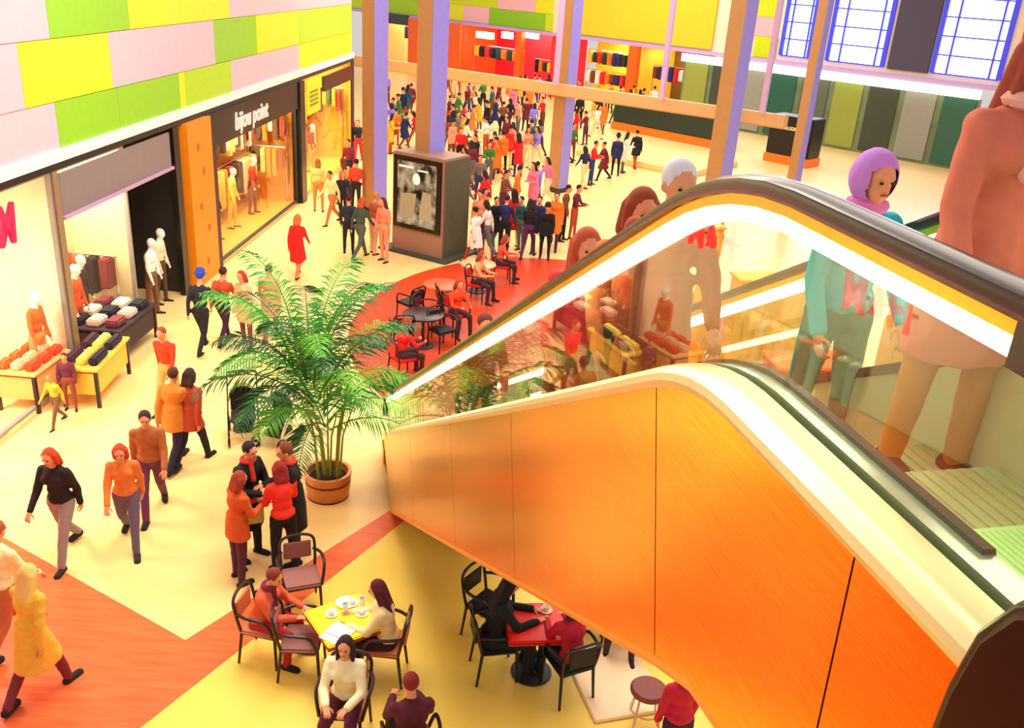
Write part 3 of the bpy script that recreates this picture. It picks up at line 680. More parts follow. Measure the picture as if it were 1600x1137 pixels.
def dist(pt, pr):
    tg, k, d = pr
    if k == 'f':
        zt, zb_ = d[0].z, d[1].z; t_ = (zt - pt.z) / max(1e-6, zt - zb_)
        if t_ < -.05 or t_ > 1.06: return 9
        c = d[0].lerp(d[1], t_); rx = d[2][0] + (d[3][0] - d[2][0]) * t_; ry = d[2][1] + (d[3][1] - d[2][1]) * t_
        return (Vector(((pt.x - c.x) / rx, (pt.y - c.y) / ry)).length - 1) * min(rx, ry) - .01
    if k == 'c':
        a_, b_ = Vector(d[0]), Vector(d[1]); ab = b_ - a_; t_ = max(0, min(1, (pt - a_).dot(ab) / max(1e-9, ab.length_squared))); return (pt - a_ - ab * t_).length - (d[2] + (d[3] - d[2]) * t_)
    l = d[2].to_3x3().transposed() @ (pt - Vector(d[0])); r = d[1]; k_ = Vector((l.x / r[0], l.y / r[1], l.z / r[2])).length; return (k_ - 1) * min(r)

def coat_prims(J, p, length):      # coat or skirt hanging from the waist, as a flaring bell round the legs
    P = J['pelvis']; W = J['waist']
    if p.get('seat'):
        return [('top', 'e', (P + Vector((0, .03, .0)), (.19, .15, .12), Matrix()))] + [('top', 'c', (J['hip%d' % i], J['hip%d' % i].lerp(J['kn%d' % i], .7), .105, .088)) for i in (0, 1)]
    hem = max(.12, P.z - length); k0, k1 = J['kn0'], J['kn1']; f_ = min(1, (P.z - hem) / .43)
    my = (k0.y + k1.y) / 2 * f_; sp_ = abs(k0.y - k1.y) / 2 * f_
    return [('top', 'f', (W + Vector((0, 0, .02)), Vector((P.x, P.y, P.z)), (.15, .115), (.178, .135))), ('top', 'f', (Vector((P.x, P.y, P.z + .01)), Vector((P.x, my, hem)), (.178, .135), (.205, .135 + sp_ * .95)))]
def hair_mb(J, style):
    hp, D, q = head_prims(J); h = MB()
    h.ell(D(0, -.022, .032), (.086, .095, .098), q)
    if style in ('long', 'mid'):
        L_ = .30 if style == 'long' else .14
        for sx in (-1, 0, 1): h.cap(D(sx * .055, -.05, .01), D(sx * .062, -.075, -L_), .05, .042 if style == 'long' else .045)
        for sx in (-1, 1): h.cap(D(sx * .075, .0, .03), D(sx * .08, -.01, -L_ * .7), .028, .022)
    if style == 'bun': h.ell(D(0, -.115, .06), (.045, .045, .045), q)
    if style == 'hat': h.lathe([(.13, 0), (.13, .012), (.09, .016), (.085, .1), (.05, .125), (.01, .13)], 14, M=Matrix.Translation(D(0, -.01, .06)) @ q)
    if style == 'hood': h.ell(D(0, -.035, .0), (.115, .12, .14), q)
    return h
def hair_cut(me, J):               # keep the face free
    _, D, q = head_prims(J); bm = bmesh.new(); bm.from_mesh(me); c = J['head']; qi = q.to_3x3().transposed()
    dele = [v for v in bm.verts if (lambda l: l.y > .048 and l.z < .062 and abs(l.x) < .066)(qi @ (v.co - c))]
    bmesh.ops.delete(bm, geom=dele, context='VERTS'); bm.to_mesh(me); bm.free(); return me

def build_person(p, near=True, name='person'):
    """returns the root Empty at the origin; parts: body, clothes, hair"""
    J = skeleton(p); sc_ = p.get('h', 1.72) / 1.72; Sm = Matrix.Scale(sc_, 4)
    base = parts_of(J, p, p.get('fat', 1.0)); hp, D, q = head_prims(J)
    root = thing(name, p['label'], 'person'); root['group'] = p['group'] if p.get('group') else ''
    if not p.get('group'): del root['group']
    skin = p.get('skin', SKIN); top = cloth(p['top']); leg = cloth(p['leg']); shoe = cloth(p.get('shoe', (28, 20, 22))); hair = cloth(p.get('hair', (34, 20, 20)))
    if near:
        mb = MB(); put(mb, base); put(mb, hp); me = remesh(mb, .0125, 3); me.materials.append(skin); me.materials.append(EYE); me.materials.append(LIP)
        bm = bmesh.new(); bm.from_mesh(me); me.transform(Matrix())
        for i, sx in ((0, -1), (1, 1)):
            hm = hand_mesh(p.get('curl', .7)).copy()
            fd = J['fd%d' % i]; z_ = -fd; x_ = Vector((-sx, 0, 0)); 
            if abs(fd.y) < .5: x_ = Vector((0, 1, 0))
            x_ = (x_ - x_.dot(z_) * z_).normalized(); y_ = z_.cross(x_)
            if (y_.x * -sx if abs(fd.y) < .5 else -y_.z) < 0: y_ = -y_
            M_ = Matrix((x_, y_, z_)).transposed().to_4x4(); M_.translation = J['wr%d' % i] + fd * .01
            hm.transform(M_); bm.from_mesh(hm); bpy.data.meshes.remove(hm)
        e = MB()
        for sx in (-1, 1): e.ell(D(sx * .031, .083, .012), (.011, .008, .007), q, 8, 6)
        em = bpy.data.meshes.new('e'); em.from_pydata(e.v, [], e.f); k0_ = len(bm.faces); bm.from_mesh(em)
        bm.faces.ensure_lookup_table()
        for fc_ in bm.faces[k0_:]: fc_.material_index = 1
        e = MB(); e.ell(D(0, .088, -.045), (.022, .007, .006), q, 8, 6); em = bpy.data.meshes.new('e'); em.from_pydata(e.v, [], e.f); k0_ = len(bm.faces); bm.from_mesh(em); bm.faces.ensure_lookup_table()
        for fc_ in bm.faces[k0_:]: fc_.material_index = 2
        bmesh.ops.recalc_face_normals(bm, faces=bm.faces[:])
        bm.to_mesh(me); bm.free(); me.polygons.foreach_set('use_smooth', [True] * len(me.polygons)); me.transform(Sm); obj('body', me, skin, root)
        mb = MB(); put(mb, [x_ for x_ in base if x_[0] == 'top'], .014)
        if p.get('coat'): put(mb, coat_prims(J, p, p['coat']), .012)
        else: put(mb, [('top', 'e', (J['pelvis'] + Vector((0, 0, .05)), (.158, .122, .09), Matrix()))], .016)
        me = remesh(mb, .016, 4); me.transform(Sm)
        tm = bpy.data.textures.get('folds') or bpy.data.textures.new('folds', 'CLOUDS'); tm.noise_scale = .12
        me.materials.append(top); o_ = obj(p.get('topname', 'jumper'), me, top, root); dm = o_.modifiers.new('folds', 'DISPLACE'); dm.texture = tm; dm.strength = .022; dm.mid_level = .5
        mb = MB(); put(mb, [x_ for x_ in base if x_[0] == 'leg'][1 if p.get('coat') else 0:], .010); me = remesh(mb, .016, 4); me.transform(Sm); me.materials.append(leg); o_ = obj(p.get('legname', 'trousers'), me, leg, root); dm = o_.modifiers.new('folds', 'DISPLACE'); dm.texture = tm; dm.strength = .015; dm.mid_level = .5
        for i in (0, 1):
            mb = MB(); put(mb, [x_ for x_ in base if x_[0] == 'shoe'][i:i + 1], .014); me = remesh(mb, .012, 2); me.transform(Sm)
            for v_ in me.vertices: v_.co.z = max(v_.co.z, .0) if not p.get('seat') else v_.co.z
            me.materials.append(shoe); obj('shoe', me, shoe, root)
        if p.get('scarf'):
            mb = MB(); n_ = J['neck']; mb.tube([(n_ + Vector((math.cos(a_) * .075, math.sin(a_) * .07 + .01, .02))) for a_ in [2 * PI * k / 14 for k in range(14)]], .034, 8, True)
            mb.cap(n_ + Vector((.03, .08, 0)), J['chest'] + Vector((.04, .135, -.05)), .03, .035); me = mb.mesh('scarf', cloth(p['scarf'])); me.transform(Sm); obj('scarf', me, None, root)
    else:
        allp = base + hp + (coat_prims(J, p, p['coat']) if p.get('coat') else [])
        for i in (0, 1):
            w_ = J['wr%d' % i]; allp.append(('skin', 'e', (w_ + J['fd%d' % i] * .07, (.03, .028, .05), Matrix())))
        mb = MB(); put(mb, allp, .004); me = remesh(mb, .026, 3)
        for m_ in (skin, top, leg, shoe): me.materials.append(m_)
        idx = {'skin': 0, 'top': 1, 'leg': 2, 'shoe': 3}
        for pl_ in me.polygons:
            c_ = pl_.center; best = min(allp, key=lambda a_: dist(c_, a_)); pl_.material_index = idx[best[0]]
        me.transform(Sm); obj('body', me, None, root)
    if p.get('style') != 'bald':
        me = remesh(hair_mb(J, p.get('style', 'short')), .014 if near else .022, 2); me = hair_cut(me, J); me.transform(Sm); me.materials.append(hair); obj('hat' if p.get('style') == 'hat' else ('hood' if p.get('style') == 'hood' else 'hair'), me, hair, root)
    root['_h'] = 1; del root['_h']
    return root
def place(root, loc, rz): root.location = loc; root.rotation_euler = (0, 0, rz); return root
def facing(ax, ay): return math.atan2(ay, ax) - PI / 2    # rotation that turns +y to the direction (ax, ay)

STAND = dict(legs=((3, 2, 4), (-4, 3, 4)))
WALK = dict(legs=((26, 8, 1), (-16, 26, 1)), arms=((-22, 8, 14, 0), (24, 8, 22, 0)), lean=5)
WALK2 = dict(legs=((-14, 24, 1), (24, 8, 1)), arms=((22, 8, 22, 0), (-20, 8, 14, 0)), lean=5)
HOLD = dict(legs=((2, 2, 4), (-3, 2, 4)), arms=((18, 8, 75, 25), (18, 8, 75, 25)), lean=4)
def mk(base_, **k): d = dict(base_); d.update(k); return d

# --- the group of four standing by the palm
g4 = 'people talking in a circle near the palm'
pp = build_person(mk(HOLD, label='person in a long black coat with red scarf, on the left of the talking circle', top=(16, 16, 22), leg=(20, 20, 26), coat=.45, scarf=(220, 60, 40), hair=(40, 24, 30), h=1.78, topname='coat')); place(pp, onz(392, 868), facing(1, -.5))
pp = build_person(mk(HOLD, label='person in an orange jacket and plum trousers seen from behind, left front of the circle', top=(205, 84, 24), leg=(84, 28, 58), coat=.2, hair=(150, 52, 24), style='mid', h=1.6, woman=1, topname='jacket')); place(pp, onz(376, 905), facing(.7, .8))
pp = build_person(mk(HOLD, label='person in a bright red and orange top and black trousers, front right of the circle', top=(240, 50, 30), leg=(14, 12, 18), coat=None, hair=(140, 26, 30), style='mid', h=1.64, woman=1, topname='top')); place(pp, onz(446, 893), facing(-.6, .9))
pp = build_person(mk(HOLD, label='person in a black coat and dark trousers behind the red top, nearest the palm pot', top=(22, 20, 30), leg=(24, 18, 34), coat=.4, scarf=(215, 60, 36), hair=(120, 60, 30), h=1.8, topname='coat')); place(pp, onz(462, 872), facing(-.8, -.4))

# --- walkers on the floor
def walker(px, py, p, rz=None, near=True, h=None):
    q = build_person(p, near); place(q, onz(px, py), rz if rz is not None else facing(.1, 1)); return q
walker(108, 868, mk(WALK, label='person walking in a black jacket with red hair and grey trousers, left of the hall', top=(30, 12, 18), leg=(150, 130, 130), coat=None, hair=(200, 60, 24), style='mid', woman=1, h=1.74), facing(-.1, -1))
walker(66, 1086, mk(WALK2, label='person walking in a mustard yellow coat at the lower left corner on the red floor', top=(236, 176, 60), leg=(120, 40, 50), coat=.42, hair=(240, 190, 110), style='long', woman=1, h=1.7, topname='coat'), facing(.3, 1))
walker(18, 1010, mk(WALK, label='person walking in a pale cream jacket at the left edge on the red floor', top=(250, 226, 170), leg=(190, 100, 60), hair=(170, 80, 40), style='short', h=1.72, topname='jacket'), facing(.3, 1))
walker(206, 850, mk(WALK, label='person walking in an orange top and slate grey trousers in the pale aisle', top=(226, 120, 50), leg=(104, 84, 108), hair=(200, 60, 30), style='mid', woman=1, h=1.66), facing(.3, -1))
walker(243, 800, mk(WALK2, label='person walking in a brown jacket and purple trousers behind the orange top', top=(176, 100, 50), leg=(110, 50, 90), hair=(60, 30, 26), h=1.74), facing(.3, -1))
walker(278, 726, mk(WALK, label='person walking in an amber coat, left one of the pair with dark legs', top=(222, 130, 40), leg=(36, 20, 50), coat=.2, hair=(90, 40, 30), h=1.72), facing(.2, 1))
walker(303, 724, mk(WALK2, label='person walking in a dusky red coat, right one of the pair with dark legs', top=(180, 66, 36), leg=(30, 14, 44), coat=.2, hair=(60, 30, 30), style='mid', woman=1, h=1.68), facing(.2, 1))
walker(268, 640, mk(WALK2, label='person in a bright red jacket walking past the left shop displays', top=(248, 60, 24), leg=(240, 170, 90), hair=(150, 60, 30), h=1.66), facing(-.2, -1), False)
walker(318, 548, mk(WALK, label='person in black with a blue cap walking beside the palm fronds', top=(24, 24, 44), leg=(20, 14, 30), hair=(36, 70, 180), style='hat', h=1.76), facing(.1, 1), False)
walker(386, 540, mk(STAND, label='person in a peach coat standing left of the palm fronds', top=(238, 176, 130), leg=(120, 50, 60), coat=.35, hair=(170, 50, 30), style='mid', woman=1, h=1.66), facing(-.4, -1), False)
walker(352, 535, mk(WALK, label='person in a rust jacket walking between the blue cap and the peach coat', top=(190, 70, 40), leg=(60, 20, 50), hair=(60, 20, 26), h=1.7), facing(.2, 1), False)
walker(424, 530, mk(WALK2, label='person in a beige coat just behind the palm fronds', top=(226, 160, 110), leg=(150, 60, 60), coat=.3, hair=(80, 30, 30), h=1.7), facing(-.2, 1), False)
walker(466, 432, mk(WALK, label='person in a vivid red coat walking above the palm', top=(246, 24, 26), leg=(230, 120, 70), coat=.42, hair=(220, 110, 60), style='mid', woman=1, h=1.68), facing(.1, 1), False)
walker(92, 664, mk(WALK, h=1.0, label='small child in a yellow top walking by the near left shop', top=(238, 190, 50), leg=(120, 80, 50), hair=(190, 120, 50)), facing(-.3, -1), False)
walker(112, 640, mk(STAND, h=1.1, label='small child in a purple top standing by the near left shop', top=(110, 40, 70), leg=(150, 70, 50), hair=(90, 40, 30)), facing(.3, -1), False)

# --- people beside the kiosk and along the left shops
grp = 'people walking along the far left shops'
for (px, py, pose, tp, lg, hr, st, lab) in (
        (545, 396, STAND, (40, 40, 60), (30, 26, 40), (60, 24, 24), 'short', 'person in a navy jacket in the group left of the kiosk'),
        (563, 404, WALK, (60, 80, 70), (80, 90, 80), (190, 80, 40), 'mid', 'person in a grey green top in the group left of the kiosk'),
        (584, 396, STAND, (176, 84, 50), (232, 170, 140), (200, 130, 60), 'short', 'person in a rust top and pale trousers next to the kiosk'),
        (600, 408, STAND, (226, 140, 110), (226, 150, 120), (90, 40, 40), 'long', 'person in salmon clothes pressed against the left edge of the kiosk'),
        (536, 345, WALK2, (30, 30, 50), (30, 20, 40), (210, 60, 40), 'mid', 'person in black with red hair by the far left shop windows'),
        (556, 330, STAND, (220, 70, 40), (40, 20, 40), (60, 20, 30), 'short', 'person in a tomato red jacket by the far left shop windows'),
        (538, 322, WALK, (240, 190, 110), (120, 60, 50), (120, 50, 30), 'long', 'person in a cream yellow coat by the far left shop windows'),
        (546, 292, STAND, (120, 30, 60), (30, 20, 60), (40, 20, 30), 'short', 'person in a wine red top behind the tomato red jacket'),
        (560, 252, WALK2, (26, 26, 50), (200, 40, 50), (230, 40, 40), 'short', 'person in black jacket and red trousers near the lavender column'),
        (548, 240, STAND, (230, 30, 40), (30, 50, 60), (60, 20, 30), 'short', 'person in a scarlet jacket far back left of the lavender column'),
        (498, 330, STAND, (240, 200, 120), (200, 130, 60), (150, 90, 40), 'mid', 'person in pale yellow looking into the yellow shop'),
        (520, 350, WALK, (250, 215, 150), (190, 110, 60), (90, 40, 30), 'short', 'person in a light cream shirt walking by the yellow shop')):
    walker(px, py, mk(pose, label=lab, top=tp, leg=lg, hair=hr, style=st, group=grp, h=random.uniform(1.62, 1.8)), facing(random.uniform(-1, 1), random.choice((-1, 1))), False)

# --- the far crowd: eight variants copied and recoloured
vari = []
for k, (po, st, wm, ct) in enumerate(((STAND, 'short', 0, None), (WALK, 'mid', 1, None), (WALK2, 'short', 0, .3), (HOLD, 'long', 1, .4), (STAND, 'hat', 0, .2), (WALK, 'bun', 1, .35), (HOLD, 'short', 0, None), (WALK2, 'mid', 1, None))):
    vari.append(build_person(mk(po, label='x', top=(90 + k, 40, 40), leg=(40, 40, 40), hair=(40, 20, 20), style=st, woman=wm, coat=ct), False))
TOP = {'black': (16, 16, 24), 'red': (225, 24, 34), 'white': (240, 232, 225), 'orange': (240, 120, 30), 'navy': (30, 34, 90), 'mustard': (226, 176, 40), 'lilac': (140, 120, 235), 'maroon': (110, 24, 40), 'teal': (20, 90, 90), 'salmon': (240, 150, 120), 'brown': (120, 66, 40), 'green': (60, 120, 50), 'grey': (120, 110, 110), 'pink': (240, 120, 160)}
LEG = {'black': (18, 16, 22), 'plum': (84, 30, 70), 'brown': (110, 60, 36), 'grey': (100, 96, 104), 'cream': (240, 214, 160), 'blue': (44, 54, 120), 'rust': (180, 70, 30)}
taken = []
used_lab = set(); first = [True] * 8
def crowd(px, py, vi, tp, lg, where, group, az=None):
    base = f'person in {tp} top and {lg} trousers {where}'; lab = base; assert len(lab.split()) <= 16, lab
    assert lab not in used_lab, lab
    used_lab.add(lab)
    v = vari[vi]
    if first[vi]: r = v; first[vi] = False
    else: r = dup(v)
    r['label'] = lab; r['group'] = group
    q = onz(px, py); t_ = 0
    while any((q - o_).length < .55 for o_ in taken) and t_ < 40 and group in ('people scattered over the hall floor', 'people strolling before the far shops'):
        q = onz(px, py) + Vector((math.cos(t_ * 2.4), math.sin(t_ * 2.4), 0)) * (.15 + .05 * t_); t_ += 1
    taken.append(q.copy()); r.location = q; s_ = random.uniform(.93, 1.05); r.scale = (s_, s_, s_)
    r.rotation_euler = (0, 0, az if az is not None else random.uniform(0, 2 * PI))
    for ch in r.children:
        if ch.name.startswith('body'):
            for si, c_ in ((1, TOP[tp]), (2, LEG[lg])):
                ch.material_slots[si].link = 'OBJECT'; ch.material_slots[si].material = cloth(c_)
gA = 'people standing close together at the edge of the red floor'
for a_ in ((748, 392, 0, 'salmon', 'plum'), (752, 372, 1, 'orange', 'brown'), (770, 388, 2, 'black', 'grey'), (786, 396, 6, 'navy', 'black'), (800, 385, 3, 'red', 'cream'), (812, 392, 0, 'teal', 'grey'),
           (824, 402, 7, 'black', 'plum'), (838, 392, 2, 'navy', 'grey'), (850, 404, 4, 'black', 'black'), (864, 388, 5, 'orange', 'plum'), (742, 412, 5, 'white', 'rust'), (878, 376, 0, 'brown', 'black'), (894, 372, 6, 'maroon', 'rust'), (760, 402, 7, 'white', 'grey')):
    crowd(*a_, 'in the tight group right of the kiosk', gA)
gB = 'people on the bright floor behind the kiosk'
for a_ in ((742, 282, 6, 'black', 'plum'), (768, 272, 2, 'navy', 'black'), (775, 282, 5, 'orange', 'rust'), (808, 276, 3, 'red', 'blue'), (822, 262, 1, 'salmon', 'cream'), (838, 262, 7, 'lilac', 'cream'), (718, 262, 0, 'red', 'black'), (705, 250, 4, 'salmon', 'brown'), (726, 246, 1, 'white', 'brown'), (758, 246, 6, 'white', 'rust'), (790, 240, 0, 'maroon', 'black')):
    crowd(*a_, 'in the middle of the bright far floor', gB)
gC = 'people far back below the tan beam'
k_ = 0
for a_ in ((708, 222, 0, 'black', 'black'), (722, 214, 1, 'red', 'black'), (736, 222, 2, 'orange', 'brown'), (748, 206, 3, 'mustard', 'grey'), (760, 214, 4, 'black', 'grey'), (772, 204, 5, 'navy', 'black'), (784, 212, 6, 'brown', 'black'),
           (796, 202, 7, 'black', 'plum'), (808, 212, 0, 'salmon', 'grey'), (820, 204, 2, 'maroon', 'black'), (832, 214, 1, 'lilac', 'grey'), (846, 206, 6, 'red', 'brown'), (714, 196, 5, 'green', 'black'), (742, 190, 7, 'white', 'black'), (768, 186, 0, 'teal', 'brown'), (800, 184, 3, 'pink', 'black'), (826, 182, 4, 'orange', 'black'), (700, 206, 6, 'maroon', 'rust')):
    crowd(*a_, 'far back under the beam', gC)
gD = 'people right of the middle column'
for a_ in ((897, 222, 3, 'red', 'black'), (913, 226, 6, 'maroon', 'plum'), (903, 200, 0, 'black', 'black'), (940, 208, 5, 'orange', 'brown'), (930, 216, 1, 'white', 'cream')):
    crowd(*a_, 'right of the middle lavender column', gD)
gE = 'people by the shelves of the yellow far shop'
for a_ in ((932, 178, 2, 'black', 'grey'), (952, 176, 0, 'orange', 'black'), (966, 180, 6, 'navy', 'black'), (985, 178, 5, 'mustard', 'black'), (1000, 182, 4, 'black', 'brown')):
    crowd(*a_, 'in front of the yellow far shop', gE)
gF = 'people along the left shops below the column'
for a_ in ((618, 226, 0, 'orange', 'rust'), (632, 232, 5, 'navy', 'brown'), (648, 228, 1, 'red', 'rust'), (610, 240, 3, 'mustard', 'rust')):
    crowd(*a_, 'above the poster kiosk', gF)

gG = 'people scattered over the hall floor'
gH = 'people strolling before the far shops'
import itertools
tops = list(TOP); legs = list(LEG); combos = [(a_, b_) for a_ in tops for b_ in legs]; random.shuffle(combos); ci = 0
for n_, (xa_, ya_, xb_, yb_), where, grp_ in ((16, (700, 150, 865, 182), 'right behind the beam and the kiosk column', gH), (14, (700, 232, 850, 300), 'on the pale floor left of the middle column', gG), (9, (728, 318, 852, 350), 'behind the tight group at the kiosk', gG), (8, (600, 160, 650, 225), 'between the two left lavender columns', gH), (8, (890, 172, 1040, 205), 'before the yellow shop right of the column', gH), (8, (880, 250, 1010, 300), 'on the open floor right of the middle column', gG)):
    m_ = 0; used_c = set()
    for k in range(n_):
        while True:
            tp, lg = combos[ci % len(combos)]; ci += 1
            if f'person in {tp} top and {lg} trousers {where}' not in used_lab: break
        crowd(xa_ + (xb_ - xa_) * ((k * .618) % 1), ya_ + (yb_ - ya_) * ((k * .382 + .1) % 1), (k * 3 + 1) % 8, tp, lg, where, grp_)

# ------------------------------------------------------------------ potted palm
LEAF = [mat('palm_green', (36, 140, 30), .5), mat('palm_dark_green', (20, 86, 36), .5), mat('palm_yellow_green', (100, 176, 40), .5)]
def frond(length, lift, droop, seed, wid=.34, m=0):
    rnd = random.Random(seed); pts = []; x_ = 0; z_ = 0; a_ = lift
    n = 14
    for i in range(n + 1):
        pts.append(Vector((x_, 0, z_))); x_ += math.cos(a_) * length / n; z_ += math.sin(a_) * length / n; a_ -= droop / n * (0.4 + 1.2 * i / n)
    b = MB(); b.tube(pts, [.012 * (1 - .8 * i / n) + .002 for i in range(n + 1)], 5)
    for i in range(3, n * 3):
        t_ = i / (n * 3); j = min(n - 1, int(t_ * n)); f_ = t_ * n - j; p = pts[j].lerp(pts[j + 1], f_); d = (pts[j + 1] - pts[j]).normalized(); up_ = Vector((0, 1, 0)).cross(d)
        L_ = wid * math.sin(PI * min(1, t_ * .9 + .08)) ** .7 * rnd.uniform(.8, 1.1)
        for sy in (-1, 1):
            dr = (d * .55 + Vector((0, sy, 0)) * .8 - up_ * 0 + Vector((0, 0, rnd.uniform(-.35, .1)))).normalized(); tip = p + dr * L_ + Vector((0, 0, -L_ * .25)); md = p + dr * L_ * .5
            wv = d * .014; nrm_ = Vector((0, 0, .003))
            b.add([p - wv * .4, p + wv * .4, md + wv, tip, md - wv, md + nrm_], [(0, 1, 5), (1, 2, 5), (2, 3, 5), (3, 4, 5), (4, 0, 5), (0, 4, 3, 2, 1)])
    return b
def palm(loc, label, hgt_, nf, pot_r, pot_h, potm, name='potted_palm', wid=.34, spread=1.0, seedo=0, cane=10, base_=.12, bias=0):
    root = thing(name, label, 'plant', loc)
    b = MB(); b.lathe([(pot_r * .86, 0), (pot_r * .93, .03), (pot_r, pot_h * .5), (pot_r * .98, pot_h - .05), (pot_r * 1.05, pot_h - .04), (pot_r * 1.05, pot_h), (pot_r * .9, pot_h), (pot_r * .88, pot_h - .09), (.01, pot_h - .09)], 28); po = obj('pot', b, potm, root)
    b = MB(); b.lathe([(pot_r * 1.01, 0), (pot_r * 1.01, .03)], 28, (0, 0, pot_h * .62)); b.lathe([(pot_r * .93, 0), (pot_r * .93, .035)], 28, (0, 0, 0)); obj('pot_ring', b, mat('dark_pot_ring', (96, 34, 18), .4), po)
    b = MB(); b.lathe([(pot_r * .86, 0), (pot_r * .8, .02), (.01, .03)], 20, (0, 0, pot_h - .1)); obj('soil', b, mat('soil', (50, 24, 14), .9, bump=.5, scale=30), root)
    rnd = random.Random(5 + seedo)
    for k in range(cane):
        a_ = rnd.uniform(0, 2 * PI); r0 = rnd.uniform(.02, pot_r * .6); top_ = Vector((math.cos(a_) * (r0 + .22 * spread), math.sin(a_) * (r0 + .22 * spread), pot_h + hgt_ * rnd.uniform(.3, .5)))
        b = MB(); b.tube([(math.cos(a_) * r0, math.sin(a_) * r0, pot_h - .1), (math.cos(a_) * (r0 + .06), math.sin(a_) * (r0 + .06), pot_h + hgt_ * .2), top_], [.018, .015, .011], 6); obj('stem', b, mat('cane_green', (150, 160, 50), .5), root)
    for k in range(nf):
        az_ = k * 2.399 + rnd.uniform(-.3, .3); lev = k / nf
        lift = R(86 - 36 * (1 - lev) - rnd.uniform(0, 14)); L_ = hgt_ * rnd.uniform(.5, .72) * (.75 + .3 * (1 - abs(lev - .5)))
        fr = frond(L_, lift, R(rnd.uniform(80, 135)) * spread, k + seedo, wid); o_ = obj('frond', fr, LEAF[rnd.choice((0, 0, 1, 2))], root, False)
        zb_ = pot_h + hgt_ * (base_ + .36 * lev); rr = .04 + .16 * lev * spread
        o_.location = (math.cos(az_) * rr + bias * lev, math.sin(az_) * rr, zb_); o_.rotation_euler = (0, 0, az_)
    return root
POT = mat('copper_pot', (205, 128, 70), .35, .5)
palm(onz(513, 772), 'tall feathery palm in a round copper pot left of the escalator foot', 3.15, 36, .34, .42, POT, wid=.42, base_=.22, bias=-.3, cane=12)
palm(EW(2.3, .9), 'low bushy palm seen through the glass at the escalator foot', 1.5, 24, .3, .35, mat('ochre_pot', (190, 120, 40), .5), wid=.26, spread=.7, seedo=90, cane=5)
palm(onz(1010, 470), 'green bushy plant behind the escalator glass', 1.6, 20, .3, .4, mat('ochre_pot', (190, 120, 40), .5), wid=.3, spread=.8, seedo=50, cane=5)

# ------------------------------------------------------------------ café furniture
def chair(name, label, pad, frame=WOOD, arms=True, group=None):
    root = thing(name, label, 'chair', group=group)
    b = MB(); b.box((0, 0, .45), (.46, .44, .05), bev=.02); obj('seat', b, pad, root)
    b = MB()
    for (x_, y_) in ((-.2, .2), (.2, .2)):
        q = MB(); q.tube([(x_, y_, .43), (x_ * 1.08, y_ * 1.08, 0)], [.02, .015], 7); obj('leg', q, frame, root)
    for (x_, y_) in ((-.2, -.2), (.2, -.2)):
        q = MB(); q.tube([(x_, y_, .43), (x_ * 1.08, y_ * 1.25, 0)], [.02, .015], 7); obj('leg', q, frame, root)
    q = MB(); q.tube([(-.2, -.2, .42), (.2, -.2, .42), (.2, .2, .42), (-.2, .2, .42)], .018, 6, True); obj('seat_frame', q, frame, root)
    q = MB(); q.tube(catmull([(-.2, -.2, .43), (-.215, -.245, .65), (-.19, -.285, .84), (0, -.31, .88), (.19, -.285, .84), (.215, -.245, .65), (.2, -.2, .43)], 5), .019, 7); obj('back_frame', q, frame, root)
    q = MB(); q.box((0, -.272, .68), (.34, .025, .24), bev=.01); obj('backrest', q, pad, root)
    if arms:
        for sx in (-1, 1): q = MB(); q.tube(catmull([(sx * .2, -.26, .68), (sx * .27, -.1, .70), (sx * .27, .12, .67), (sx * .22, .2, .44)], 5), .02, 7); obj('armrest', q, frame, root)
    return root
def table(name, label, m, w_=.7, round_=False, group=None):
    root = thing(name, label, 'table', group=group); b = MB()
    if round_: b.lathe([(w_ / 2 - .01, .70), (w_ / 2, .71), (w_ / 2, .735), (w_ / 2 - .008, .74)], 28)
    else: b.box((0, 0, .72), (w_, w_, .04), bev=.015)
    obj('table_top', b, m, root)
    if not round_: q = MB(); q.box((0, 0, .69), (w_ + .01, w_ + .01, .02)); obj('edge_band', q, mat('table_edge_red', (190, 50, 30)), root)
    q = MB(); q.tube([(0, 0, .02), (0, 0, .69)], .035, 10); obj('pedestal', q, DARK, root)
    q = MB(); q.lathe([(.24, 0), (.24, .02), (.05, .04)], 20); obj('base', q, DARK, root)
    return root
PADT = mat('tan_seat_pad', (206, 120, 80), .7); PADM = mat('mauve_seat_pad', (150, 95, 90), .7); BPAD = mat('black_seat_pad', (20, 16, 22), .6)
# near set with the yellow table
TC = (onz(487, 951, .74) + onz(571, 923, .74) + onz(582, 985, .74) + onz(515, 1010, .74)) / 4
ta = math.atan2(*( (onz(571, 923, .74) - onz(487, 951, .74)).yx ))
tb = place(table('cafe_table', 'square bright yellow café table with cups, below the red floor band', mat('yellow_table_top', (250, 232, 20), .35), .7), (TC.x, TC.y, 0), ta)
def cup(loc, label, m=WHITE, group='cups on the yellow table'):
    root = thing('coffee_cup', label, 'cup', loc, random.uniform(0, 6), group)
    b = MB(); b.lathe([(.02, 0), (.07, .008), (.075, .014), (.02, .006)], 18); obj('saucer', b, m, root)
    b = MB(); b.lathe([(.022, .01), (.034, .03), (.042, .07), (.038, .07), (.02, .022)], 16); obj('cup', b, m, root)
    b = MB(); b.tube([(.04, 0, .055), (.062, 0, .05), (.06, 0, .03), (.036, 0, .028)], .005, 5); obj('handle', b, m, root)
TM = Matrix.Translation((TC.x, TC.y, .74)) @ Matrix.Rotation(ta, 4, 'Z')
cup(TM @ Vector((-.1, .14, 0)), 'white cup at the back left of the yellow table'); cup(TM @ Vector((.18, .2, 0)), 'white cup at the far corner of the yellow table'); cup(TM @ Vector((.2, -.02, 0)), 'white cup beside the woman in cream')
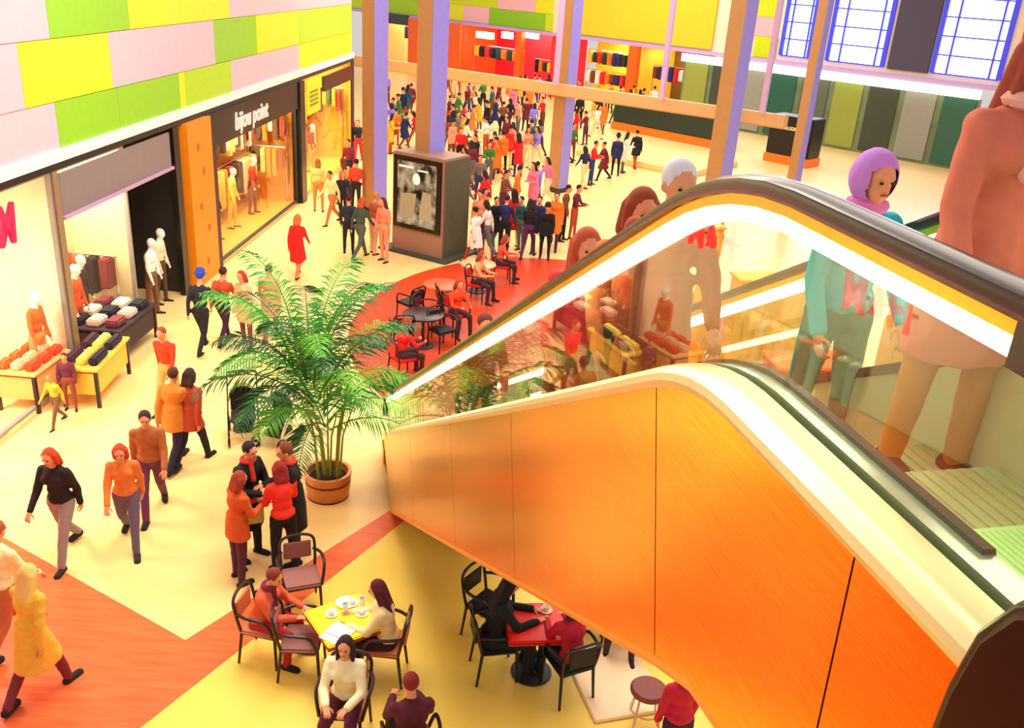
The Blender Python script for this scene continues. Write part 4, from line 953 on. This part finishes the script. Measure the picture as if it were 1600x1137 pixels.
for (u, v_, l_) in ((.05, .1, 'clear glass in the middle of the yellow table'), (.26, .1, 'clear glass by the right edge of the yellow table')):
    b = MB(); b.lathe([(.025, 0), (.035, .12), (.032, .12), (.023, .01)], 16); q = obj('drinking_glass', b, mat('pale_glass', (230, 235, 235), .1), None); q.location = TM @ Vector((u, v_, 0)); tag(q, l_, 'glass')
b = MB(); b.lathe([(.06, 0), (.11, .015), (.115, .02), (.05, .008)], 24); q = obj('plate', b, WHITE); q.location = TM @ Vector((.12, .24, 0)); tag(q, 'round white plate at the back of the yellow table', 'plate')
b = MB(); b.box((0, 0, .002), (.2, .28, .004)); b.box((.1, 0, .012), (.2, .28, .004)); q = obj('newspaper', b, WHITE, None, False); q.location = TM @ Vector((-.22, -.22, 0)); q.rotation_euler = (0, 0, ta + .5); tag(q, 'folded white newspaper on the left corner of the yellow table', 'newspaper')
# seated people helper
SIT = dict(seat=.44, legs=((88, 84, 7), (84, 88, 7)), arms=((34, 10, 58, 22), (34, 10, 58, 22)), lean=8)
def seated(px, py, ang, ch_label, pers, pad=PADT, near=True, fr=WOOD):
    """px,py: where the seat centre meets the floor"""
    p = onz(px, py); c = place(chair('cafe_chair', ch_label, pad, fr), (p.x, p.y, 0), ang)
    if pers:
        q = build_person(pers, near); d = Vector((-math.sin(ang), math.cos(ang))); place(q, (p.x - d.x * .06, p.y - d.y * .06, .0), ang)
    return c
def toward(px, py, tgt): p = onz(px, py); return facing(tgt[0] - p.x, tgt[1] - p.y)
seated(418, 1022, toward(418, 1022, TC), 'dark wood armchair with tan pad on the left of the yellow table', mk(SIT, lean=14, label='person in a red and peach top bent over the left side of the yellow table', top=(226, 96, 66), leg=(190, 30, 40), hair=(130, 46, 30), style='short', woman=1, h=1.62, scarf=(120, 30, 60)))
seated(598, 1052, toward(598, 1052, TC), 'dark armchair under the woman in cream on the right of the yellow table', mk(SIT, label='person with long dark red hair in a cream top right of the yellow table', top=(252, 226, 170), leg=(50, 20, 30), hair=(84, 16, 36), style='long', woman=1, h=1.68))
seated(472, 948, toward(472, 948, (TC.x - .2, TC.y - .3)), 'empty black bentwood armchair behind the left diner, next to the standing group', None, PADM)
c = seated(474, 1046, toward(474, 1046, (TC.x + .1, TC.y)), 'empty dark wood chair at the near left corner of the yellow table', None, PADM)
seated(540, 1150, facing(-.05, -1), 'chair under the person in the cream jumper at the bottom edge', mk(SIT, label='person facing the camera in a cream jumper with dark hair at the bottom edge', top=(250, 232, 190), leg=(90, 20, 50), hair=(50, 14, 30), style='long', woman=1, h=1.66, lean=4, nod=-6))
seated(640, 1215, facing(-.3, 1), 'chair under the person cut off at the bottom edge beside the cream jumper', mk(SIT, label='person with red brown hair cut off by the bottom edge of the view', top=(90, 20, 40), leg=(40, 20, 30), hair=(130, 30, 34), style='short', h=1.66))
# set under the escalator
RC_ = (onz(800, 935, .74) + onz(862, 940, .74) + onz(880, 1000, .74) + onz(806, 1010, .74)) / 4
ra = R(8)
place(table('cafe_table', 'square red café table half hidden under the escalator', mat('red_table_top', (235, 26, 20), .4), .68), (RC_.x, RC_.y, 0), ra)
cup((RC_.x + .12, RC_.y + .2, .74), 'small cream cup on the red table under the escalator', CREAM, 'cups on the red table')
seated(772, 1048, facing(1, .25), 'black chair under the person in black beside the red table', mk(SIT, label='person dressed in black sitting left of the red table under the escalator', top=(14, 12, 20), leg=(14, 12, 22), hair=(18, 12, 20), style='long', coat=.3, woman=1, h=1.74, lean=12, topname='coat'), BPAD, fr=BLACK)
seated(884, 1078, facing(-.5, 1), 'dark chair under the person in crimson beside the red table', mk(SIT, label='person in a crimson and purple top bent over the red table under the escalator', top=(190, 20, 50), leg=(24, 16, 40), hair=(60, 30, 70), style='mid', woman=1, h=1.66, lean=10), BPAD, fr=BLACK)
seated(902, 978, facing(-1, -.2), 'empty black chair deep in the shade behind the red table', None, BPAD, fr=BLACK)
seated(762, 990, facing(.6, -.4), 'empty black chair behind the person in black under the escalator', None, BPAD, fr=BLACK)
sp = onz(1006, 1128)
st = thing('bar_stool', 'round stool with a brown studded seat under the escalator edge', 'stool', (sp.x, sp.y, 0))
b = MB(); b.lathe([(.17, .43), (.2, .44), (.205, .47), (.18, .495), (.01, .5)], 24); obj('seat', b, mat('brown_studded_seat', (120, 44, 34), .5, noise_amt=.5, scale=60, bump=.5), st)
for k in range(4): a_ = PI / 4 + k * PI / 2; q = MB(); q.tube([(.14 * math.cos(a_), .14 * math.sin(a_), .44), (.2 * math.cos(a_), .2 * math.sin(a_), 0)], .014, 6); obj('leg', q, mat('cream_leg', (225, 190, 150), .4), st)
q = MB(); q.tube([(.17 * math.cos(a_), .17 * math.sin(a_), .2) for a_ in [2 * PI * k / 16 for k in range(16)]], .01, 5, True); obj('foot_ring', q, mat('cream_leg', (225, 190, 150)), st)
sp = onz(958, 1062); b = MB(); b.box((0, 0, .02), (.9, 1.2, .04), bev=.01); q = obj('floor_mat', b, mat('pale_peach_mat', (250, 215, 175), .7)); q.location = (sp.x, sp.y, 0); q.rotation_euler = (0, 0, .3); tag(q, 'pale peach mat on the floor between the red table and the stool', 'mat')
walker(1045, 1215, mk(STAND, label='person in a crimson jacket cut off at the bottom under the escalator', top=(200, 20, 60), leg=(50, 14, 60), hair=(60, 20, 60), style='mid', woman=1, h=1.5), facing(-.3, 1))
# handbag held by the orange jacket
hb = onz(404, 872); root = thing('handbag', 'small cream and green handbag held at the centre of the talking circle', 'bag', (hb.x, hb.y - .1, .62), .4)
b = MB(); b.box((0, 0, .12), (.26, .1, .22), bev=.03); obj('bag_body', b, mat('cream_green_bag', (220, 220, 120), .6, noise_amt=.4, scale=20), root)
b = MB(); b.tube(catmull([(-.09, 0, .22), (-.07, 0, .36), (.07, 0, .36), (.09, 0, .22)], 4), .008, 6); obj('strap', b, mat('brown_strap', (120, 60, 30)), root)

# pushchair behind the group
def pushchair(loc, rz, label, hood, frame=BLACK):
    root = thing('pushchair', label, 'pushchair', loc, rz)
    for x_ in (-.24, .24):
        for y_ in (-.3, .32):
            q = MB(); q.tube([(x_ + .0, y_ + .11 * math.cos(a_), .12 + .11 * math.sin(a_)) for a_ in [2 * PI * k / 14 for k in range(14)]], .018, 6, True); q.tube([(x_ - .02, y_, .12), (x_ + .02, y_, .12)], .03, 8); obj('wheel', q, BLACK, root)
    q = MB()
    for x_ in (-.24, .24): q.tube([(x_, -.3, .12), (x_, .1, .55), (x_, .3, .3), (x_, .32, .12)], .013, 6); q.tube([(x_, .3, .25), (x_, -.25, .75), (x_, -.42, 1.02)], .013, 6)
    q.tube([(-.24, -.42, 1.02), (.24, -.42, 1.02)], .02, 6); obj('frame', q, frame, root)
    q = MB(); q.box((0, .05, .42), (.4, .45, .06), bev=.02); q.box((0, -.18, .62), (.4, .06, .42), bev=.02); obj('seat', q, cloth((40, 30, 46)), root)
    q = MB(); n = 8; vs = []; fs = []
    for i in range(n + 1):
        t_ = PI * (.05 + .55 * i / n)
        for j in range(n + 1):
            a_ = PI * j / n; vs.append((-.23 * math.cos(a_), -.12 - .25 * math.cos(t_) * math.sin(a_) - .0, .62 + .33 * math.sin(t_) * math.sin(a_) ** .8 + .0))
    for i in range(n):
        for j in range(n): fs.append((i * (n + 1) + j, i * (n + 1) + j + 1, (i + 1) * (n + 1) + j + 1, (i + 1) * (n + 1) + j))
    q.add(vs, fs); o_ = obj('hood', q, hood, root); s_ = o_.modifiers.new('t', 'SOLIDIFY'); s_.thickness = .012
    q = MB(); q.box((0, .0, .22), (.34, .4, .12), bev=.03); obj('basket', q, cloth((60, 60, 40)), root)
pushchair(onz(382, 682), facing(.3, -1), 'dark pushchair with an olive green hood behind the talking circle', cloth((120, 130, 40)))
pushchair(onz(436, 690), facing(-.3, -1), 'cream pushchair with a round cream hood left of the palm pot', cloth((250, 226, 190)), CREAM)

# ------------------------------------------------------------------ café beyond the escalator, seen over and through the glass
for (px, py, cm, lab) in ((640, 500, BPAD, 'black chair at the left edge of the red floor'), (668, 520, mat('plum_pad', (90, 20, 50)), 'plum chair second from the left edge of the red floor'), (690, 545, BPAD, 'black chair close to the escalator handrail'), (628, 545, BPAD, 'black chair right behind the palm'), (700, 500, mat('plum_pad', (90, 20, 50)), 'plum chair in the middle of the red floor')):
    p = onz(px, py); place(chair('cafe_chair', lab, cm, BLACK), (p.x, p.y, 0), random.uniform(0, 6))
for (px, py, m_, lab) in ((660, 540, mat('dark_table', (50, 24, 36), .3), 'dark round table between the black chairs'), (690, 490, mat('coral_table', (236, 90, 50), .4), 'coral round table on the red floor'), (745, 455, mat('peach_table', (244, 170, 120), .4), 'peach round table in the middle of the red floor')):
    p = onz(px, py); place(table('cafe_table', lab, m_, .9, True), (p.x, p.y, 0), 0)
for (px, py, tp, lab) in ((630, 590, (225, 30, 30), 'person in a bright red top sitting right behind the escalator foot'), (712, 520, (236, 70, 30), 'person in an orange red top sitting on the red floor'), (745, 470, (240, 160, 110), 'person in a peach top sitting on the red floor'), (782, 440, (226, 90, 60), 'person in a coral top sitting near the escalator handrail')):
    seated(px, py, random.uniform(0, 6), 'chair under the ' + lab[:lab.index(' sitting')], mk(SIT, label=lab, top=tp, leg=(60, 30, 40), hair=(150, 60, 30), style='mid', h=1.66), RED, False)
k_ = 0
for (w_, s_, tp, nm) in ((2.6, -1.6, (236, 60, 30), 'scarlet'), (3.4, -.4, (245, 160, 120), 'salmon pink'), (2.5, -3.2, (240, 196, 40), 'golden yellow'), (4.2, -2.4, (250, 236, 220), 'off white'), (3.6, -4.4, (60, 110, 60), 'leaf green'), (5.2, -.8, (230, 90, 30), 'burnt orange'), (5.0, -4.0, (220, 50, 40), 'brick red'), (6.6, -2.6, (90, 90, 120), 'slate blue')):
    p = EW(w_, s_); a_ = random.uniform(0, 6)
    place(chair('cafe_chair', 'café chair with the person in the %s top, beyond the escalator' % nm, RED if k_ % 2 else PADT), (p.x, p.y, 0), a_)
    q = build_person(mk(SIT, label='person in a %s top sitting in the café beyond the escalator' % nm, top=tp, leg=(70, 40, 40), hair=(110 + 10 * k_, 50, 30), style=('mid', 'short')[k_ % 2], h=1.68, group='people sitting in the café beyond the escalator'), False); place(q, (p.x + math.sin(a_) * .06, p.y - math.cos(a_) * .06, 0), a_); k_ += 1
for (w_, s_, m_, nm) in ((3.3, -1.4, mat('tt_red', (235, 60, 30), .4), 'red orange'), (3.4, -3.4, mat('tt_yellow', (245, 200, 50), .4), 'yellow'), (4.6, -3.1, mat('tt_pink', (245, 180, 160), .4), 'pale pink'), (5.4, -1.6, mat('tt_orange', (240, 120, 40), .4), 'orange'), (6.2, -5.0, mat('tt_coral', (236, 96, 60), .4), 'coral')):
    p = EW(w_, s_); place(table('cafe_table', 'round %s café table beyond the escalator' % nm, m_, .8, True), (p.x, p.y, 0), 0)
def stand_box(px, py, w_, d_, h_, m_, label, rz=.2, m2=None, name='display_stand'):
    p = onz(px, py); root = thing(name, label, 'stand', (p.x, p.y, 0), rz)
    b = MB(); b.box((0, 0, h_ / 2), (w_, d_, h_), bev=.02); obj('body', b, m_, root)
    b = MB(); b.box((0, 0, h_ + .03), (w_ + .08, d_ + .08, .06), bev=.015); obj('top_slab', b, m2 or m_, root); 
    b = MB(); b.box((0, 0, .05), (w_ + .04, d_ + .04, .1)); obj('skirting', b, DARK, root, False); return root
stand_box(1010, 520, 1.5, .5, 2.6, mat('gold_wall_panel', (240, 205, 70), .4), 'tall pale gold wall stand behind the escalator glass', R(14), GOLD)
stand_box(1080, 590, .3, .3, 3.2, mat('amber_post', (250, 180, 40), .4), 'slim amber post right of the pale gold wall stand', R(14), GOLD)
stand_box(1180, 590, 1.6, .5, 2.2, mat('ochre_wall_panel', (240, 190, 80), .4), 'ochre wall stand behind the far balustrade', R(14), GOLD)
stand_box(985, 640, .7, .5, 1.0, mat('pink_counter', (240, 160, 150), .5), 'pale pink counter beyond the escalator glass', R(30), WHITE)
stand_box(1250, 655, 1.6, .8, 1.2, mat('rust_counter', (196, 60, 30), .5), 'rust red counter beyond the far balustrade', R(10), mat('coral_slab', (236, 120, 70), .5))
stand_box(1410, 640, 1.3, .6, 2.6, mat('tan_wall_panel', (210, 160, 90), .5), 'tan wall stand beyond the far balustrade on the right', R(5), GOLD)
stand_box(1560, 640, 2.0, .8, 2.2, mat('olive_wall_panel', (130, 130, 70), .5), 'olive wall stand at the right edge beyond the balustrade', R(5), GOLD)
for k, (px, tp, nm) in enumerate(((1235, (70, 80, 110), 'slate blue'), (1262, (120, 140, 60), 'olive'), (1290, (50, 80, 60), 'dark green'), (1210, (190, 150, 90), 'sand'))):
    p = onz(px + 12, 560); root = thing('coat_stand', 'hanging %s garment on a stand beyond the far balustrade' % nm, 'garment', (p.x, p.y, 0), .3)
    b = MB(); b.tube([(0, 0, 0), (0, 0, 2.1)], .02, 6); b.lathe([(.2, 0), (.2, .02), (.02, .03)], 12); obj('stand', b, STEEL, root)
    b = MB(); b.box((0, 0, 1.45), (.5, .2, 1.1), bev=.08); obj('garment', b, cloth(tp), root)

# platform and long counter at the far right of the floor
p0 = onz(1035, 215); b = MB(); b.box((0, 0, .12), (6.0, 4.4, .24), bev=.03); q = obj('raised_platform', b, mat('pale_platform', (246, 206, 130), .5)); q.location = (6.0, 42.5, 0); q.rotation_euler = (0, 0, R(-38)); tag(q, 'low pale platform on the floor right of the middle column', 'platform')
for (px, py, w_, m_, l_, hh) in ((1012, 213, 7.0, mat('dark_green_counter', (30, 50, 40), .4), 'long dark green counter with orange base on the far right floor', 1.5), (1196, 252, 2.2, BLACK, 'black kiosk with small pale lettering right of the column', 2.2)):
    p = onz(px, py); root = thing('shop_counter', l_, 'counter', (p.x + 1.2, p.y, 0), FR)
    b = MB(); b.box((0, 0, (hh + .4) / 2), (w_, 1.2, hh - .4), bev=.04); obj('body', b, m_, root)
    b = MB(); b.box((0, 0, .2), (w_ + .1, 1.3, .4), bev=.02); obj('base', b, mat('orange_base', (245, 120, 20), .5), root)
    if hh > 2: letters('lettering', 'BRUGIO', .22, emis('tan_letters', (235, 180, 120), .6), root, Matrix.Translation((0, -.62, hh * .75)) @ Matrix.Rotation(R(90), 4, 'X'), .01)
    else:
        for k in range(3): b = MB(); b.tube(catmull([(-3 + k * 2.6, -.4, hh), (-2.6 + k * 2.6, -.4, hh + .35), (-1.6 + k * 2.6, -.4, hh + .35), (-1.2 + k * 2.6, -.4, hh)], 4), .09, 6); obj('arch_rail', b, DARK, root)

# ------------------------------------------------------------------ left shop displays
def mannequin(y, x_, tp, lg, label, z=.12, sk=WHITE, rz=-PI / 2):
    q = build_person(mk(STAND, label=label, top=tp, leg=lg, style='bald', h=1.78, skin=sk), False, 'mannequin'); q['category'] = 'mannequin'; p = lw(x_, y, 0 if 18.05 < y < 20 else z); place(q, p, rz)
for (y, x_, tp, lg, lab) in ((18.95, -.1, (250, 245, 235), (120, 80, 60), 'white topped mannequin in the dark doorway of the second shop'), (17.1, -.7, (40, 20, 36), (24, 18, 36), 'dark clothed mannequin before the beige display wall'), (16.5, -.5, (230, 80, 30), (200, 60, 30), 'orange clothed mannequin before the beige display wall'),
                             (14.85, -.35, (240, 110, 40), (240, 150, 90), 'orange clothed mannequin in the bright near window'), (23.2, -.7, (245, 235, 220), (130, 60, 40), 'white topped mannequin at the near end of the orange lit window'), (24.6, -.8, (40, 24, 30), (90, 40, 30), 'dark clothed mannequin in the orange lit window'), (26.0, -.8, (250, 220, 110), (240, 190, 60), 'yellow clothed mannequin in the orange lit window'), (27.8, -.8, (200, 60, 40), (120, 40, 30), 'red clothed mannequin in the orange lit window'),
                             (32.5, -.8, (60, 110, 60), (190, 120, 40), 'green clothed mannequin in the yellow far left shop'), (34.5, -.8, (150, 40, 50), (220, 160, 60), 'wine red clothed mannequin in the yellow far left shop'), (19.75, -.25, (235, 220, 190), (90, 60, 40), 'cream clothed mannequin behind the white topped one')):
    mannequin(y, x_, tp, lg, lab)
for (a_, b_, lab) in ((15.6, 18.0, 'low beige window platform in the second shop'), (22.4, ypost - .4, 'low amber window platform in the third shop'), (ypost + .5, 37.4, 'low yellow window platform in the fourth shop'), (10.5, 13.2, 'low cream window platform in the near shop')):
    b = MB(); b.box((-.75, (a_ + b_) / 2, .06), (1.3, b_ - a_, .12), bev=.01); q = obj('window_platform', b, mat('platform_' + lab.split()[1], {'beige': (230, 190, 130), 'amber': (230, 150, 50), 'yellow': (240, 190, 60), 'cream': (250, 220, 160)}[lab.split()[1]], .5)); q.location = LF; q.rotation_euler = (0, 0, LR); tag(q, lab, 'platform')
def lrack(y0, y1, x_, z, n, label, pal):
    root = thing('clothes_rack', label, 'clothes rack', LF, LR)
    b = MB(); b.tube([(x_, y0, z), (x_, y1, z)], .025, 6); b.tube([(x_, y0, 0), (x_, y0, z)], .025, 6); b.tube([(x_, y1, 0), (x_, y1, z)], .025, 6); obj('rail', b, STEEL, root)
    for k in range(n):
        g = MB(); hh = random.uniform(.7, 1.1); g.box((x_, y0 + (y1 - y0) * (k + .5) / n, z - .05 - hh / 2), (.45, (y1 - y0) / n * .7, hh), bev=.03); obj('garment', g, cloth(random.choice(pal)), root)
warm = [(120, 40, 20), (240, 150, 40), (60, 24, 20), (250, 215, 120), (190, 70, 30), (240, 230, 210), (90, 60, 30)]
lrack(22.5, 25.7, -1.35, 3.0, 13, 'upper clothes rack at the near end of the orange lit window', warm); lrack(26.0, 29.2, -1.35, 3.0, 13, 'upper clothes rack at the far end of the orange lit window', warm)
lrack(22.6, 25.8, -1.3, 1.75, 12, 'lower clothes rack at the near end of the orange lit window', warm); lrack(26.1, 29.2, -1.3, 1.75, 12, 'lower clothes rack at the far end of the orange lit window', warm)
lrack(31.5, 36.8, -1.4, 2.9, 16, 'upper clothes rack in the yellow far left shop', [(240, 180, 50), (60, 110, 60), (190, 60, 40), (250, 220, 130)])
lrack(31.5, 36.8, -1.35, 1.6, 16, 'lower clothes rack in the yellow far left shop', [(240, 180, 50), (230, 120, 60), (190, 60, 40), (250, 220, 130)])
lrack(18.4, 20.3, -2.1, 3.1, 8, 'rack of dark clothes in the dark doorway', [(30, 20, 24), (60, 30, 30), (90, 50, 40)])
lrack(11.0, 14.6, -1.9, 1.5, 12, 'rack of pale and orange clothes in the bright near window', [(250, 225, 160), (240, 120, 50), (250, 240, 210)])
def xrack(y, z, n, label, pal):
    root = thing('clothes_rack', label, 'clothes rack', LF, LR)
    b = MB(); b.tube([(-1.5, y, z), (-.25, y, z)], .025, 6); b.tube([(-1.5, y, 0), (-1.5, y, z)], .025, 6); b.tube([(-.25, y, 0), (-.25, y, z)], .025, 6); obj('rail', b, STEEL, root)
    for k in range(n):
        g = MB(); hh = random.uniform(.6, .95); g.box((-1.45 + 1.15 * (k + .5) / n, y, z - .05 - hh / 2), (1.15 / n * .75, .3, hh), bev=.03); obj('garment', g, cloth(random.choice(pal)), root)
xrack(ypost - .45, 3.0, 6, 'short upper rack against the end wall of the orange lit window', warm)
xrack(ypost - .75, 1.9, 6, 'short lower rack against the end wall of the orange lit window', warm)
xrack(37.3, 2.9, 6, 'short rack against the end wall of the yellow far left shop', [(240, 180, 50), (60, 110, 60), (190, 60, 40), (40, 30, 60)])
xrack(17.75, 1.7, 4, 'short rack of dark clothes at the end of the beige display', [(24, 18, 36), (120, 40, 50), (220, 90, 40)])
# market tables in front of the left shops
def goods_table(px, py, w_, d_, rz, label, mtop, pal, n):
    p = onz(px, py); root = thing('display_table', label, 'table', (p.x, p.y, 0), rz)
    b = MB(); b.box((0, 0, .72), (w_, d_, .05), bev=.01); obj('table_top', b, mtop, root)
    for sx in (-1, 1):
        for sy in (-1, 1): q = MB(); q.box((sx * (w_ / 2 - .06), sy * (d_ / 2 - .06), .35), (.06, .06, .7)); obj('leg', q, WOOD, root, False)
    q = MB(); q.box((0, 0, .45), (w_ - .1, d_ - .1, .4)); obj('drape', q, mtop, root, False)
    M_ = Matrix.Translation((p.x, p.y, 0)) @ Matrix.Rotation(rz, 4, 'Z')
    for k in range(n):
        u = random.uniform(-.42, .42) * w_; v_ = random.uniform(-.4, .4) * d_
        u = (-.5 + (k % 3 + .5) / 3) * w_ * .9; v_ = (-.5 + (k // 3 + .5) / math.ceil(n / 3)) * d_ * .9
        g = MB(); g.box((0, 0, 0), (w_ * .22, d_ / math.ceil(n / 3) * .7, .14), bev=.03); q = obj('folded_garment', g, cloth(pal[k % len(pal)][0])); w3 = M_ @ Vector((u, v_, .745 + .07)); q.location = w3; q.rotation_euler = (0, 0, rz)
        tag(q, 'folded %s garment, %s row %s place, on the %s' % (pal[k % len(pal)][1], ('front', 'second', 'third', 'back')[k // 3], ('left', 'middle', 'right')[k % 3], label.split(' with')[0]), 'garment', 'folded garments on the ' + label.split(' with')[0])
goods_table(178, 545, 1.2, 1.7, LR, 'dark display table with folded clothes before the beige window', mat('dark_drape', (44, 24, 40)), [((30, 30, 50), 'navy'), ((230, 190, 170), 'pink'), ((120, 50, 60), 'wine'), ((250, 225, 190), 'cream')], 9)
goods_table(58, 622, .8, 1.2, LR, 'orange display table with folded clothes before the bright window', mat('orange_drape', (244, 180, 110)), [((240, 100, 40), 'orange'), ((250, 200, 150), 'peach'), ((220, 70, 30), 'rust')], 9)
goods_table(155, 608, .7, 1.6, LR + .1, 'low yellow display table with folded clothes in the left aisle', mat('yellow_drape', (240, 190, 70)), [((60, 20, 40), 'plum'), ((250, 215, 90), 'yellow'), ((30, 20, 40), 'black')], 6)

# ------------------------------------------------------------------ riders on the escalator
def rider(s_, w_, p, rz=None):
    z_, s2 = stepz(s_); q = build_person(p, True); place(q, EW(w_, s2, z_), rz if rz is not None else ER + PI)
    return q
RID = dict(legs=((2, 2, 4), (-3, 2, 4)), arms=((10, 14, 40, 10), (6, 10, 20, 0)), lean=3)
rider(-8.85, 1.08, mk(RID, label='person in a dusky coral coat riding near the top at the right edge', top=(214, 112, 92), leg=(196, 120, 40), coat=.42, hair=(150, 62, 44), style='long', woman=1, h=1.62, scarf=(236, 170, 160), topname='coat'))
rider(-8.25, 1.12, mk(RID, label='person in a turquoise top with a lilac hood riding behind the coral coat', top=(30, 190, 200), leg=(40, 130, 120), hair=(196, 130, 226), style='hood', woman=1, h=1.5, scarf=(220, 120, 190), topname='top'))
rider(-8.0, .42, mk(RID, label='person in a rust brown coat with pale grey hair riding below the handrail bend', top=(176, 74, 34), leg=(90, 50, 30), coat=.35, hair=(225, 220, 232), style='short', h=1.6, topname='coat'))
rider(-7.25, .42, mk(RID, label='person in an orange jacket riding below the rust brown coat', top=(236, 128, 60), leg=(60, 90, 50), hair=(150, 60, 30), style='mid', woman=1, h=1.6, topname='jacket'))
rider(-6.45, .42, mk(RID, label='person in a hot red jacket riding in the middle of the escalator', top=(240, 40, 50), leg=(200, 80, 50), hair=(190, 80, 50), style='long', woman=1, h=1.62, topname='jacket'))
rider(-5.6, .95, mk(RID, label='person in a pale salmon jacket riding below the hot red jacket', top=(240, 150, 110), leg=(200, 100, 60), hair=(120, 60, 40), style='short', h=1.7, topname='jacket'))
rider(-3.2, .6, mk(RID, label='person in a brick orange jacket riding on the lower part of the escalator', top=(216, 84, 40), leg=(110, 80, 50), hair=(110, 40, 40), style='short', h=1.72, topname='jacket'))

# ------------------------------------------------------------------ lights
def area(name, loc, size, power, col, rot=(0, 0, 0), sy=None):
    l = bpy.data.lights.new(name, 'AREA'); l.energy = power; l.color = col; l.size = size
    if sy: l.shape = 'RECTANGLE'; l.size_y = sy
    o = bpy.data.objects.new(name, l); C.objects.link(o); o.location = loc; o.rotation_euler = rot; return o
area('hall_light', (-2, 13, 13), 7, 1650, (1, .90, .74), sy=9)
area('hall_light', (0, 34, 13), 14, 2300, (1, .88, .7), sy=14)
area('hall_light', (2, 52, 13), 14, 1500, (1, .88, .72), sy=10)
area('hall_light', (7, 14, 12), 8, 700, (1, .88, .7), sy=12)
for (y, pw, col, lx) in ((11.5, 300, (1, .97, .82), -1.5), (16.8, 130, (1, .88, .68), -.7), (26.2, 330, (1, .78, .48), -.8), (34.0, 330, (1, .82, .5), -.9)):
    p = lw(lx, y, 3.85); area('shop_light', p, 1.0, pw, col, (0, 0, LR), 2.2 if y < 20 else 6)
def fw_(x_, y_, z_): return Matrix.Translation(FO) @ Matrix.Rotation(FR, 4, 'Z') @ Vector((x_, y_, z_))
for (px, pw, col) in ((620, 120, (1, 1, .9)), (690, 80, (1, .7, .4)), (790, 220, (1, .6, .55)), (940, 260, (1, .8, .45)), (1035, 90, (1, .85, .6))):
    area('shop_light', fw_(X(px, 80), 1.8, 3.85), 2.4, pw, col, (0, 0, FR), 2.4)
area('window_light', fw_(X(1380, 60), -1, 7), 14, 900, (.62, .66, 1), (R(90), 0, FR + PI), 5)
w = bpy.data.worlds.new('world'); bpy.context.scene.world = w; w.use_nodes = True
w.node_tree.nodes['Background'].inputs[0].default_value = (1, .9, .84, 1); w.node_tree.nodes['Background'].inputs[1].default_value = .55
sc = bpy.context.scene; sc.view_settings.view_transform = 'Standard'; sc.view_settings.look = 'None'; sc.view_settings.exposure = .35; sc.view_settings.gamma = 1
sc.view_settings.use_curve_mapping = False
